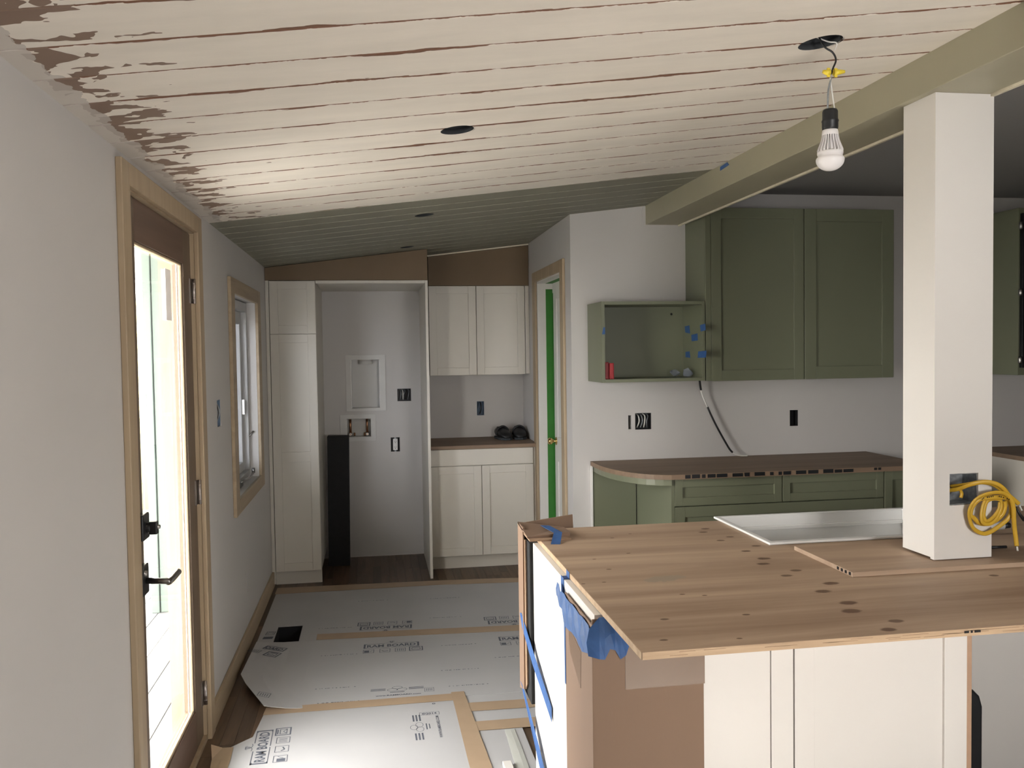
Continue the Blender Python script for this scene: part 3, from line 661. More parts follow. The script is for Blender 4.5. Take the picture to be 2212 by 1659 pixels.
for i, (xa, lb) in enumerate(((1.322, 'left one of two red plastic strips standing in the open green box'), (1.353, 'right one of two red plastic strips standing in the open green box'))):
    mb = MB().box(xa, xa+.027, 4.845, 4.875, z0+e+.0005, 1.53-.006*i).box(xa+.005, xa+.022, 4.842, 4.846, z0+e+.003, 1.522)
    tag(obj('plastic_strip', mb, 'red_plastic', bevel=.003), lb, 'strip', 'red strips in the green box')
def crumple(x, y, z, rx, ry, rz, label, mat):
    bm_ = bmesh.new(); bmesh.ops.create_icosphere(bm_, subdivisions=3, radius=1)
    rd = random.Random(x*100)
    dirs = [Vector((rd.uniform(-1, 1), rd.uniform(-1, 1), rd.uniform(-1, 1))).normalized() for _ in range(14)]
    V = []
    for v in bm_.verts:
        k_ = 1-.45*max(0, max(v.co.dot(d_) for d_ in dirs)-.72)/.28
        V.append((x+v.co.x*rx*k_, y+v.co.y*ry*k_, z+rz+max(-rz, v.co.z*rz*k_)))
    mb = MB().add(V, [tuple(v.index for v in f.verts) for f in bm_.faces]); bm_.free()
    return tag(obj('plastic_bag', mb, mat), label, 'bag')
crumple(1.815, 5.03, z0+e+.0005, .034, .04, .026, 'crumpled clear bluish bag on the floor of the open green box', 'clear_film')
crumple(1.868, 4.965, z0+e+.0005, .034, .05, .030, 'crumpled clear bag in the right corner of the open green box', 'clear_film')

t = thing('wall_cabinet', 'tall sage green two-door wall cabinet beside the open box', 'cabinet', (2.54, 5.0, 1.408))
obj('carcass', B(1.93, 3.14, YU+.021, YK-.002, 1.41, 2.42), 'sage_paint', t, .001)
obj('face_stile', B(1.93, 1.962, YU+.002, YU+.02, 1.41, 2.42), 'sage_paint', t, .001)
obj('door', shaker('y', YU, 1.964, 2.543, 1.408, 2.42, fw=.062), 'sage_paint', t, .0015)
obj('door', shaker('y', YU, 2.548, 3.125, 1.408, 2.42, fw=.075), 'sage_paint', t, .0015)
outlet_box('outlet_box', 'y', KB[0], YK, .055, 1, 'wide open wall box with looped white wires under the open green box', rwires(KB[0], 4, ('white_wire', 'galvanised', 'white_wire', 'galvanised'), .05, .004), mat='black_plastic')
tag(obj('wall_slit', B(KB[1][0]-.01, KB[1][1]+.01, YK+.05, YK+.055, KB[1][2]-.01, KB[1][3]+.01), 'black_void'), 'dark slot cut beside the wide wall box on the kitchen wall', 'slit')
outlet_box('outlet_box', 'y', KB[2], YK, .055, 1, 'narrow empty black wall box under the tall green wall cabinet', mat='black_void')
# cable hanging from the green box to the counter
t = thing('electrical_cable', 'thin black cable hanging from the green box onto the plywood counter', 'cable', (1.99, 5.09, 1.41))
cpt = smoothpath([(1.99, 5.08, 1.409), (2.008, 5.095, 1.33), (2.04, 5.10, 1.255), (2.098, 5.10, 1.133), (2.164, 5.10, 1.015), (2.204, 5.10, .956), (2.25, 5.10, .930), (2.31, 5.10, .9255)], 6)
obj('black_sheath', MB().tube(cpt[:6], .007, 8), 'black_wire', t); obj('black_sheath', MB().tube(cpt[13:32], .0062, 8), 'black_wire', t)
obj('white_core', MB().tube(cpt[5:14], .0048, 8), 'white_wire', t); obj('white_core', MB().tube(cpt[31:], .004, 8), 'white_wire', t)

# base run with open end shelf
t = thing('drawer_cabinet', 'sage green drawer cabinet under the long plywood counter', 'cabinet', (2.3, 4.8, 0))
obj('carcass', B(1.60, 3.13, 4.512, YK-.002, .10, .893), 'sage_paint', t)
obj('toe_kick', B(1.60, 3.13, 4.57, 4.585, .001, .10), 'sage_paint', t)
obj('face_stile', B(1.594, 1.612, 4.492, 4.511, .10, .893), 'sage_paint', t)
obj('drawer_front', shaker('y', 4.49, 1.614, 2.236, .742, .889, fw=.045), 'sage_paint', t, .0015)
obj('drawer_front', shaker('y', 4.49, 2.241, 2.852, .742, .889, fw=.045), 'sage_paint', t, .0015)
obj('drawer_front', shaker('y', 4.49, 1.614, 2.852, .43, .737), 'sage_paint', t, .0015)
obj('drawer_front', shaker('y', 4.49, 1.614, 2.852, .108, .425), 'sage_paint', t, .0015)
obj('door', shaker('y', 4.49, 2.857, 3.128, .108, .889, fw=.05), 'sage_paint', t, .0015)
def qcurve(xe, ye, n=12):
    # counter outline: wall end at xe, rounded into the front line ye
    pts = []
    for i in range(n+1):
        a = math.pi/2*i/n; pts.append((1.645-(1.645-xe)*math.cos(a)**.85, (YK-.12)-(YK-.12-ye)*math.sin(a)**.95))
    return pts
t = thing('open_end_shelf', 'sage green open end shelf with a rounded front at the counter end', 'shelf', (1.45, 4.9, 0))
poly = [(1.325, YK-.003)]+[(p[0]+.012, p[1]+.014) for p in qcurve(1.31, 4.46)]+[(1.592, 4.476), (1.592, YK-.003)]
poly = [p for p in poly if p[0] <= 1.592+1e-6]; poly = list(reversed(poly))
obj('top_board', MB().prism(poly, .858, .893, 'z'), 'sage_paint', t)
obj('bottom_board', MB().prism(poly, .10, .125, 'z'), 'sage_paint', t)
obj('back_panel', B(1.312, 1.592, YK-.02, YK-.003, .10, .858), 'sage_paint', t)
obj('corner_strip', B(1.308, 1.318, YK-.028, YK-.003, .10, .893), 'white_trim_paint', t)
poly = [(1.31, YK-.003)]+qcurve(1.31, 4.455)+[(3.142, 4.455), (3.142, YK-.003)]
t = thing('plywood_counter', 'long plywood counter with a rounded left corner along the kitchen wall', 'counter', (2.2, 4.8, .8935))
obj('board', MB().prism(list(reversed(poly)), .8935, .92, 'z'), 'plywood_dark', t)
rd = random.Random(3); xs = 1.66; mk = MB()
while xs < 2.62:
    wd = rd.choice((.02, .03, .045, .06)); mk.box(xs, xs+wd, 4.4535, 4.4549, .898, .915+rd.uniform(0, .004)); xs += wd+rd.choice((.008, .012, .03))
for xs in (2.77, 2.795): mk.box(xs, xs+.018, 4.4535, 4.4549, .904, .917)
obj('stencil_bars', mk, 'black_plastic', t)['kind'] = 'stuff'

# right of the range gap
t = thing('base_cabinet', 'pale side of the base cabinet to the right of the post', 'cabinet', (4.3, 4.8, 0))
obj('carcass', B(3.862, 4.96, 4.512, YK-.002, .10, .893), 'cream_paint', t); obj('toe_kick', B(3.87, 4.96, 4.57, 4.585, .001, .10), 'cream_paint', t)
obj('door', shaker('y', 4.49, 3.864, 4.40, .108, .889), 'cream_paint', t, .0015); obj('door', shaker('y', 4.49, 4.405, 4.94, .108, .889), 'cream_paint', t, .0015)
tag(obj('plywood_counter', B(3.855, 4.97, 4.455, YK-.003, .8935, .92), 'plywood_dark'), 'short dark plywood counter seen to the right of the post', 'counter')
t = thing('wall_cabinet', 'sage green wall cabinet with a dark hinged door right of the post', 'cabinet', (4.3, 4.9, 1.41))
obj('carcass', B(3.87, 4.9, 4.70, YK-.002, 1.41, 2.42), 'sage_paint', t, .001)
dr = obj('door', MB().plate('y', [3.876, 4.38, 3.93, 4.326], [1.455, 2.385, 1.51, 2.33], 4.672, 4.696, lambda a, b: 3.93 < a < 4.326 and 1.51 < b < 2.33), 'dark_metal', t, .002)
obj('door_glass', B(3.93, 4.326, 4.682, 4.686, 1.51, 2.33), 'window_glass', dr)
for zc in (2.31, 1.91, 1.502): obj('hinge', MB().lathe([(.0005, -.022), (.008, -.022), (.012, -.014), (.012, .014), (.008, .022), (.0005, .022)], (3.866, 4.676, zc), 14), 'nickel', dr)

# ------------------------------------------------------------------ island
YI = 2.20
t = thing('kitchen_island', 'white panelled island cabinet under the plywood overhang', 'island', (1.3, 2.7, 0))
obj('carcass', MB().box(.60, .618, YI+.02, 3.16, .08, .9005).box(.618, 1.30, YI+.03, 3.14, .08, .098).box(1.285, 1.303, YI+.03, 3.14, .098, .9005).box(.618, 1.655, YI+.0205, YI+.03, .08, .9005).box(.618, 1.285, 3.14, 3.16, .08, .9005), 'cream_paint', t)
obj('back_panel', B(1.31, 3.05, 2.735, 2.752, .001, .9005), 'white_lacquer', t)
obj('end_panel', MB().box(.566, .599, YI+.002, 3.085, .86, .9005).box(.566, .599, 2.60, 3.085, .02, .86).box(.571, .599, YI+.002, 2.60, .02, .86), 'white_lacquer', t, .0012)
obj('end_batten', B(.563, .5705, 2.515, 2.592, .02, .855), 'white_lacquer', t, .001)
fp = MB().box(.866, 1.0615, YI+.0045, YI+.02, .02, .9005).box(1.0625, 1.127, YI, YI+.02, .02, .9005)
obj('front_panel', fp, 'white_lacquer', t, .0012)
fp = MB().box(1.131, 1.19, YI, YI+.02, .02, .9005).box(1.19, 1.586, YI+.008, YI+.02, .02, .9005).box(1.586, 1.657, YI, YI+.02, .02, .9005)
obj('front_panel', fp, 'white_lacquer', t, .0015)
obj('panel_edge', B(1.657, 1.672, YI+.001, YI+.02, .02, .9005), 'mdf_edge', t)
# right support panel and the recess beyond
t = thing('plywood_worktop', 'large plywood island worktop with knots and repair plugs', 'worktop', (0, 0, .902))
SK = (1.335, 2.165, 2.775, 3.24)
wt = MB().plate('z', [.585, 3.1, SK[0]+.012, SK[1]-.012], [1.852, 3.225, SK[2]+.012], .902, .92, lambda a, b: SK[0]+.012 < a < SK[1]-.012 and b > SK[2]+.012)
obj('board', wt, 'plywood', t, origin=(0, 0, 0)).location = (0, 0, -.902)
ed = MB(); ed.box(.5838, .5849, 1.853, 3.224, .9025, .9195).box(.586, 3.1, 1.8505, 1.8519, .9025, .9195)
obj('edge_veneer', ed, 'ply_edge', t)
ml = MB(); rd = random.Random(5)
for i in range(60):
    xa = rd.uniform(.62, 2.9); za = rd.choice((.9075, .911, .915)); ml.box(xa, xa+rd.uniform(.01, .09), 1.8498, 1.8504, za, za+.0007)
obj('ply_line', ml, 'cardboard_edge', t)['kind'] = 'stuff'
mk = MB()
for xa, wd in ((1.385, .012), (1.402, .005), (1.412, .016)): mk.box(xa, xa+wd, 1.8488, 1.8495, .910, .915)
obj('stencil_bars', mk, 'black_void', t)['kind'] = 'stuff'
t = thing('plywood_offcut', 'thin plywood sheet lying on the island around the post', 'plywood sheet', (0, 0, .9205))
obj('board', B(1.385, 3.0, 2.337, 2.695, .9205, .934), 'plywood_plain', t, origin=(0, 0, 0)).location = (0, 0, -.9205)
mk = MB()
for i in range(4): mk.box(1.3838, 1.3849, 2.347+.022*i, 2.357+.022*i, .923, .932)
obj('stencil_bars', mk, 'black_void', t)['kind'] = 'stuff'
# sink
t = thing('farmhouse_sink', 'white ledge sink set into the plywood island top', 'sink', (1.75, 3.0, .70))
x0, x1, y0, y1 = SK[0], SK[1], SK[2], 3.27
rm = MB().plate('z', [x0, x1, x0+.022, x1-.022], [y0, y1, y0+.028, y1-.022], .9205, .929, lambda a, b: x0+.022 < a < x1-.022 and y0+.028 < b < y1-.022)
obj('rim', rm, 'ceramic_white', t, .003)
xi0, xi1, yi0, yi1 = x0+.022, x1-.022, y0+.028, y1-.022
bz = .70; bs = MB()
bs.box(xi0-.008, xi0, yi0, yi1, bz, .924).box(xi1, xi1+.008, yi0, yi1, bz, .924).box(xi0-.008, xi1+.008, yi0-.008, yi0, bz, .924).box(xi0-.008, xi1+.008, yi1, yi1+.010, bz, .924).box(xi0-.008, xi1+.008, yi0-.008, yi1+.010, bz-.01, bz)
obj('basin', bs, 'ceramic_white', t, .003)
obj('ledge', B(xi0, xi1, yi0, yi0+.012, .87, .885), 'ceramic_white', t, .002); obj('ledge', B(xi0, xi1, yi1-.014, yi1, .87, .885), 'ceramic_white', t, .002)
obj('drain', MB().lathe([(.0005, .001), (.03, .001), (.045, .003), (.045, 0)], ((x0+x1)/2, 3.0, bz), 24), 'nickel', t)
# post
t = thing('post', 'white boxed post standing on the island under the beam', 'post', (1.80, 2.49, .934))
px0, px1, py0, py1 = 1.70, 1.897, 2.41, 2.57
PB = (1.752, 1.850, 1.104, 1.202)
obj('front_board', MB().plate('y', [px0, px1, PB[0], PB[1]], [.937, 2.3645, PB[2], PB[3]], py0, py0+.018, lambda a, b: PB[0] < a < PB[1] and PB[2] < b < PB[3]), 'white_lacquer', t, 0)
obj('side_board', B(px0+.0002, px0+.018, py0+.0182, py1, .942, 2.3645), 'white_lacquer', t, 0); obj('side_board', B(px1-.018, px1, py0+.0182, py1, .937, 2.3645), 'white_lacquer', t, 0)
obj('back_board', B(px0+.0182, px1-.0182, py1-.018, py1, .937, 2.3645), 'white_lacquer', t, 0)
obj('core', B(px0+.02, px1-.02, py0+.075, py1-.02, .9345, 2.36), 'black_void', t)
t = thing('junction_box', 'square grey metal junction box sunk in the post', 'outlet box', (1.80, 2.43, 1.104))
u0, u1, v0, v1 = PB[0]+.001, PB[1]-.001, PB[2]+.001, PB[3]-.001; yb = py0+.07; mb = MB()
mb.box(u0, u1, yb, yb+.002, v0, v1).box(u0, u0+.002, py0+.004, yb, v0, v1).box(u1-.002, u1, py0+.004, yb, v0, v1).box(u0, u1, py0+.004, yb, v0, v0+.002).box(u0, u1, py0+.004, yb, v1-.002, v1)
obj('box_shell', mb, 'galvanised', t)
obj('bracket', MB().lathe([(.0005, -.004), (.018, -.004), (.022, 0)], (1.787, yb, 1.175), 16, 'y').box(1.775, 1.83, yb-.006, yb-.001, 1.165, 1.19), 'galvanised', t)
obj('knockout', MB().lathe([(.0005, -.0045), (.004, -.0045)], (1.779, yb-.002, 1.168), 10, 'y'), 'black_void', t); obj('knockout', MB().lathe([(.0005, -.005), (.006, -.005)], (1.775, yb-.002, 1.188), 10, 'y'), 'black_void', t)
# yellow cable coil hanging out of the junction box
def cq(cx, cy, dy=0.0): return (1.752+(2040+cx/7.54-2056)*.001588, py0-.012-dy, 1.202-(1000+cy/7.54-1025)*.00144)
t = thing('electrical_cable', 'yellow cable coil hanging out of the post junction box', 'cable', (1.85, 2.38, 1.0))
ca = MB()
def cab(pts, r=.0068, sub=7): ca.tube(smoothpath([cq(*p) for p in pts], sub), r, 10, flat=.55, ref=(0, -1, 0))
cab([(230, 500, -.06), (300, 460, -.03), (430, 360, 0), (600, 320, .012), (760, 350, .02), (880, 440, .022), (960, 540, .02), (1060, 630, .02), (1130, 695, .02)])
cab([(300, 440, -.06), (400, 370, -.01), (530, 330, .004), (700, 350, .01), (800, 400, .012), (900, 500, .014), (980, 620, .016), (1040, 800, .012), (1000, 930, .01), (850, 1060, .008), (680, 1160, .006), (560, 1150, .006), (440, 1060, .006), (375, 900, .008), (360, 760, .012), (420, 620, .016), (540, 530, .02), (720, 485, .026), (870, 510, .028), (970, 600, .028), (1020, 750, .026), (1035, 900, .024), (1060, 1060, .02), (1090, 1230, .018), (1110, 1380, .018)])
cab([(1000, 640, .02), (960, 600, .018), (820, 570, .022), (660, 570, .02), (500, 600, .016), (410, 720, .010), (390, 850, .008), (450, 900, .006), (540, 990, .006), (660, 1010, .008), (800, 960, .010), (900, 850, .014), (930, 720, .016), (910, 640, .018)])
cab([(620, 580, .014), (560, 700, .016), (530, 860, .018), (560, 980, .018), (680, 1000, .016), (780, 940, .014), (860, 820, .012), (880, 700, .012), (850, 620, .012), (740, 600, .012), (640, 640, .012), (600, 760, .012), (590, 880, .012), (640, 960, .012), (740, 900, .012), (830, 780, .012), (850, 660, .012)], .006)
cab([(355, 470, -.03), (345, 520, -.02), (330, 590, -.02)], .006)
obj('yellow_sheath', ca, 'yellow_sheath', t)
obj('white_wire', MB().tube([cq(1140, 720, .02), cq(1185, 805, .02)], .0026, 8), 'white_wire', t)
obj('white_wire', MB().tube([cq(1113, 1390, .018), cq(1125, 1460, .018)], .003, 8), 'white_wire', t)
obj('black_wire', MB().tube([cq(1080, 740, .02), cq(1150, 870, .02), cq(1225, 960, .02)], [.003, .0042, .0065], 8), 'black_wire', t)
inkm = MB()
for cx, cy in ((490, 575), (510, 560), (570, 548), (600, 545), (630, 540), (660, 538), (760, 545), (790, 552), (830, 565), (890, 585), (920, 600)):
    a = Vector(cq(cx, cy, .0335)); inkm.box(a.x-.0014, a.x+.0014, a.y, a.y+.0006, a.z-.0022, a.z+.0022)
obj('printed_marks', inkm, 'black_void', t)['kind'] = 'stuff'
# sealant tube and pencil behind the post
t = thing('sealant_tube', 'pale tube with a dark cap lying on the island behind the post', 'tube', (2.17, 2.77, .934))
obj('tube_body', MB().tube([(2.05, 2.78, .950), (2.222, 2.765, .950)], .015, 14), 'white_plastic', t); obj('cap', MB().tube([(2.2225, 2.765, .950), (2.246, 2.763, .950)], [.012, .010], 14), 'black_plastic', t)
tag(obj('pencil', MB().tube([(1.97, 2.515, .939), (2.03, 2.51, .939)], .0045, 6), 'black_plastic'), 'short dark stub lying on the plywood right of the post', 'pencil')

# cardboard on the island
t = thing('cardboard_wrap', 'brown cardboard sheet wrapped round the near left corner of the island', 'cardboard', (.7, 2.2, 0))
mb = MB(); mb.box(.5555, .5605, 2.19, 2.512, .005, .878).box(.5555, .864, 2.1885, 2.1935, .005, .893)
obj('sheet', mb, 'cardboard', t, .002)
obj('tape_patch', B(.645, .866, 2.1872, 2.1884, .70, .845), 'packing_tape', t)
obj('tape_patch', MB().add([(.5546, 2.47, .795), (.5546, 2.31, .765), (.5546, 2.32, .66), (.5546, 2.45, .72), (.5554, 2.47, .795), (.5554, 2.31, .765), (.5554, 2.32, .66), (.5554, 2.45, .72)], [(0, 1, 2, 3), (7, 6, 5, 4), (0, 4, 5, 1), (1, 5, 6, 2), (2, 6, 7, 3), (3, 7, 4, 0)]), 'packing_tape', t)
obj('clear_tape_strip', MB().add([(.5540, 2.45, .33), (.5540, 2.33, .15), (.5540, 2.33, .02), (.5540, 2.47, .20), (.5547, 2.45, .33), (.5547, 2.33, .15), (.5547, 2.33, .02), (.5547, 2.47, .20)], [(0, 1, 2, 3), (7, 6, 5, 4), (0, 4, 5, 1), (1, 5, 6, 2), (2, 6, 7, 3), (3, 7, 4, 0)]), 'clear_tape', t)
t = thing('cardboard_guard', 'folded cardboard guard over the far left corner of the island', 'cardboard', (.6, 3.2, .29))
obj('side_flap', MB().prism([(3.165, .33), (3.262, .30), (3.262, .945), (3.150, .945), (3.158, .7)], .540, .5455, 'x'), 'cardboard', t)
obj('side_flap', MB().prism([(3.135, .36), (3.165, .33), (3.158, .90), (3.140, .90)], .5455, .551, 'x'), 'cardboard_edge', t)
obj('top_flap', MB().add([(.540, 3.055, .925), (.70, 3.06, .924), (.705, 3.19, .924), (.540, 3.262, .94), (.540, 3.055, .930), (.70, 3.06, .940), (.705, 3.19, .932), (.540, 3.262, .946)], [(0, 3, 2, 1), (4, 5, 6, 7), (0, 1, 5, 4), (1, 2, 6, 5), (2, 3, 7, 6), (3, 0, 4, 7)]), 'cardboard', t)
obj('top_flap', MB().box(.543, .695, 3.02, 3.225, .9202, .9242), 'cardboard_edge', t)
obj('back_flap', MB().add([(.545, 3.256, .40), (.78, 3.256, .40), (.78, 3.262, .40), (.545, 3.262, .40), (.545, 3.256, .94), (.755, 3.256, .965), (.755, 3.262, .965), (.545, 3.262, .94)], [(0, 3, 2, 1), (4, 5, 6, 7), (0, 1, 5, 4), (1, 2, 6, 5), (2, 3, 7, 6), (3, 0, 4, 7)]), 'cardboard', t)
tag(obj('black_strip', MB().box(.553, .592, 3.09, 3.25, .30, .899), 'matte_black', bevel=.003), 'black strip between the cardboard guard and the white island end', 'foam strip')  # plain black strip filling the gap

# blue tape
def face_tape(name, label, polys, mat='blue_tape'):
    mb = MB()
    for pl, th in polys:
        nrm = (Vector(pl[1])-Vector(pl[0])).cross(Vector(pl[2])-Vector(pl[0])).normalized()*th; n = len(pl)
        mb.add([tuple(Vector(p)) for p in pl]+[tuple(Vector(p)+nrm) for p in pl], [tuple(range(n-1, -1, -1)), tuple(range(n, 2*n))]+[(i, (i+1) % n, (i+1) % n+n, i+n) for i in range(n)])
    return tag(obj(name, mb, mat), label, 'tape')
face_tape('painter_tape', 'blue tape strip over the edge of the cardboard guard on the worktop', [([(.612, 3.175, .9455), (.645, 3.17, .9445), (.668, 3.05, .9425), (.637, 3.05, .9425)], .001), ([(.637, 3.05, .9425), (.668, 3.05, .9425), (.640, 2.955, .921), (.607, 2.962, .921)], .001)])
face_tape('painter_tape', 'blue tape loop over the edge of the white island end panel', [([(.5652, 2.565, .905), (.5652, 2.605, .905), (.5652, 2.605, .81), (.5652, 2.555, .80)], .0009), ([(.5652, 2.605, .9012), (.5652, 2.565, .9012), (.5848, 2.565, .9012), (.5848, 2.605, .9012)], .0009), ([(.5828, 2.605, .9012), (.5828, 2.565, .9012), (.5828, 2.565, .9215), (.5828, 2.605, .9215)], .0009)])
# crumpled band under the overhang: wavy sheet along the end face and round the front corner
mb = MB(); N = 26; top = []; bot = []; rd = random.Random(11)
path = [(.5535, 2.60-.41*i/16, 0) for i in range(17)]+[(.5535+.02+.13*i/9, 2.186, 1) for i in range(10)]
for i, (x_, y_, s_) in enumerate(path):
    u = i/(len(path)-1)
    zt = .872-.004*math.sin(i*1.3) if not s_ else .8995
    zb = (.828 if i < 4 else .80+.008*math.sin(i*.9))-.012*min(1, i/8.) if not s_ else (.80+.018*math.sin(i*1.7) + .06*max(0, (i-22)/4))
    if i < 2: zt, zb = .885, .845
    j = rd.uniform(.0, .005)
    top.append((x_-(0 if s_ else j), y_-(j if s_ else 0), zt)); bot.append((x_-(0 if s_ else .003+j), y_-(.003+j if s_ else 0), zb))
mid = [((a[0]+b_[0])/2-(.004*math.sin(i*2.1)+.003 if not path[i][2] else 0), (a[1]+b_[1])/2-((.004*math.sin(i*2.1)+.004) if path[i][2] else 0), (a[2]+b_[2])/2) for i, (a, b_) in enumerate(zip(top, bot))]
V = top+mid+bot; n = len(top); Fs = []
for r_ in range(2):
    for i in range(n-1): Fs.append((r_*n+i, r_*n+i+1, (r_+1)*n+i+1, (r_+1)*n+i))
mb.add(V, Fs); o = tag(obj('painter_tape', mb, 'blue_tape'), 'crumpled band of blue tape under the near left corner of the worktop', 'tape')
so_ = o.modifiers.new('thick', 'SOLIDIFY'); so_.thickness = .001
face_tape('painter_tape', 'blue tape strip hanging from the cardboard guard onto the white end panel', [([(.5395, 3.235, .60), (.5395, 3.19, .56), (.548, 3.03, .475), (.553, 3.03, .515), (.5395, 3.20, .61)], .001), ([(.553, 3.03, .515), (.548, 3.03, .475), (.5615, 2.76, .375), (.5615, 2.76, .425)], .001)])
face_tape('painter_tape', 'blue tape strip at the foot of the cardboard guard near the floor', [([(.5395, 3.25, .33), (.5395, 3.20, .33), (.553, 2.93, .13), (.553, 2.93, .20)], .001), ([(.553, 2.93, .20), (.553, 2.93, .13), (.5615, 2.80, .02), (.5615, 2.80, .12)], .001)])
face_tape('painter_tape', 'narrow blue tape line down the edge of the cardboard wrap', [([(.5540, 2.525, .86), (.5540, 2.505, .86), (.5540, 2.505, .60), (.5540, 2.518, .60)], .0009)])
tag(obj('painter_tape', MB().add([(1.672, 3.985, ceil_z(1.60)-.018), (1.672, 3.985, ceil_z(1.60)), (1.672, 3.90, ceil_z(1.60)+.004), (1.672, 3.88, ceil_z(1.60)-.012), (1.6735, 3.985, ceil_z(1.60)-.018), (1.6735, 3.985, ceil_z(1.60)), (1.6735, 3.90, ceil_z(1.60)+.004), (1.6735, 3.88, ceil_z(1.60)-.012)], [(0, 1, 2, 3), (7, 6, 5, 4), (0, 4, 5, 1), (1, 5, 6, 2), (2, 6, 7, 3), (3, 7, 4, 0)]), 'blue_tape'), 'small blue tape bit where the green beam meets the ceiling', 'tape')

# black bin in the recess right of the island panels
t = thing('waste_bin', 'tall black rounded bin in the gap under the right of the worktop', 'bin', (1.81, 2.59, 0))
poly = [(1.70, .001), (1.925, .001), (1.925, .43), (1.915, .465), (1.895, .485), (1.868, .498), (1.70, .498)]
obj('body', MB().prism(list(reversed(poly)), 2.48, 2.70, 'y'), 'black_plastic', t, .008)
obj('handle', MB().tube(smoothpath([(1.80, 2.60, .497), (1.825, 2.60, .520), (1.86, 2.60, .520), (1.885, 2.60, .490)], 5), .005, 8), 'black_plastic', t)

# ------------------------------------------------------------------ hanging bulb
t = thing('hanging_light_bulb', 'white bulb hanging on bare wires from the hole by the beam', 'light bulb', (1.252, 2.23, 2.082))
bx, by = 1.252, 2.225
obj('supply_wire', MB().tube(smoothpath([(1.215, 2.25, 2.50), (1.235, 2.235, 2.428), (1.262, 2.23, 2.405), (1.271, 2.228, 2.384), (1.262, 2.226, 2.362), (1.255, 2.225, 2.344)], 6), .0026, 8), 'black_wire', t)
obj('supply_wire', MB().tube(smoothpath([(1.215, 2.26, 2.46), (1.245, 2.225, 2.432), (1.266, 2.215, 2.425), (1.268, 2.23, 2.41)], 6), .0018, 8), 'white_wire', t)
for sx, hz in ((-1, .0), (1, .002)):
    cn = MB(); xa = bx-.003 if sx < 0 else bx+.008
    ln = .020 if sx < 0 else .032
    cn.tube([(xa, by-.004, 2.347), (xa+sx*ln*.45, by-.004, 2.347+hz), (xa+sx*ln, by-.004, 2.349+hz)], [.0085, .0075, .0045], 12)
    cn.box(xa+sx*ln*.2-.004, xa+sx*ln*.2+.004, by-.006, by-.002, 2.335, 2.359)
    obj('wire_connector', cn, 'yellow_plastic', t)
obj('lead_wire', MB().tube(smoothpath([(bx+.004, by, 2.335), (bx-.005, by, 2.30), (bx-.007, by, 2.25)], 6), .0026, 8), 'galvanised', t)
obj('lead_wire', MB().tube(smoothpath([(bx, by, 2.335), (bx+.007, by, 2.29), (bx+.013, by, 2.25)], 6), .0018, 8), 'white_wire', t)
obj('socket', MB().lathe([(.0005, 2.192), (.020, 2.192), (.0215, 2.20), (.0215, 2.213), (.0225, 2.215), (.0225, 2.218), (.0205, 2.222), (.0205, 2.243), (.018, 2.248), (.0005, 2.248)], (bx, by, 0), 24), 'black_plastic', t)
obj('neck', MB().lathe([(.022, 2.178), (.0215, 2.186), (.020, 2.193), (.0005, 2.193)], (bx, by, 0), 28).lathe([(.012, 2.140), (.012, 2.18)], (bx, by, 0), 16), 'bulb_plastic', t)
fn = MB()
for i in range(22):
    a = 2*math.pi*i/22; ca_, sa = math.cos(a), math.sin(a)
    pr = [(.0215, 2.180), (.0245, 2.165), (.030, 2.150), (.0345, 2.138), (.033, 2.130)]
    V = []
    for (rr, z_) in pr:
        for q in (-.0013, .0013): V.append((bx+rr*ca_-q*sa, by+rr*sa+q*ca_, z_))
        for q in (.0013, -.0013): V.append((bx+(rr-.008)*ca_-q*sa, by+(rr-.008)*sa+q*ca_, z_))
    n = len(pr); Fs = []
    for j in range(n-1):
        for k_ in range(4): Fs.append((j*4+k_, j*4+(k_+1) % 4, (j+1)*4+(k_+1) % 4, (j+1)*4+k_))
    fn.add(V, Fs)
obj('cooling_fins', fn, 'bulb_plastic', t)
gl = [(.034, 2.134), (.0345, 2.129)]+[(.0375*math.cos(a), 2.112+.030*math.sin(a)*(1 if a < 0 else .6)) for a in [math.pi/2*(.35-1.349*i/12) for i in range(13)]]
obj('globe', MB().lathe([(.026, 2.134)]+gl, (bx, by, 0), 32), 'bulb_plastic', t)

# ------------------------------------------------------------------ floor protection boards
ZB = .0035
def quad_board(name, poly, label, th=.0022, z=ZB):
    return tag(obj(name, MB().prism(poly, z-th, z, 'z'), 'grey_board', origin=(0, 0, z)), label, 'floor board')
hx0, hx1, hy0, hy1 = HOLE_V
bA = tag(obj('floor_protection_board', MB().plate('z', [-.665, 1.60, hx0, hx1], [4.86, 5.95, hy0+.005, hy1], .0008, .0030, lambda a, b: hx0 < a < hx1 and hy0+.005 < b < hy1), 'grey_board', origin=(0, 0, .003)), 'far grey floor protection board with a square vent cut-out', 'floor board')
# second board: its left end curls up off the floor
rows = []
for j in range(9):
    v = j/8; row = []
    for i in range(15):
        u = i/14
        xl = -.665+.155*max(0, (.35-v)/.35)**1.0*1.0
        xx = xl+(1.60-xl)*u**1.6
        yy = 3.955+(4.885-.02*u-3.955)*v
        if v > .35 and u < .05: xx = -.66
        d_ = max(0, -.30-xx); lift = .55*d_*d_*(1-.75*v) + (.02*d_*max(0, .5-v))
        row.append((xx, yy, .0042+lift))
    rows.append(row)
bB = tag(obj('floor_protection_board', MB().sheet(rows, .002), 'grey_board', origin=(0, 0, .0042)), 'middle grey floor protection board with its left corner curling up', 'floor board')
bC = quad_board('floor_protection_board', [(-.565, -.95), (.364, -.95), (.364, 2.6), (.362, 3.3), (.362, 3.945), (-.508, 3.925), (-.525, 3.70), (-.60, 3.62), (-.60, 3.3)], 'near left grey floor protection board with sideways lettering', z=.0030)  # its unseen near end runs back to bounce the sun patch
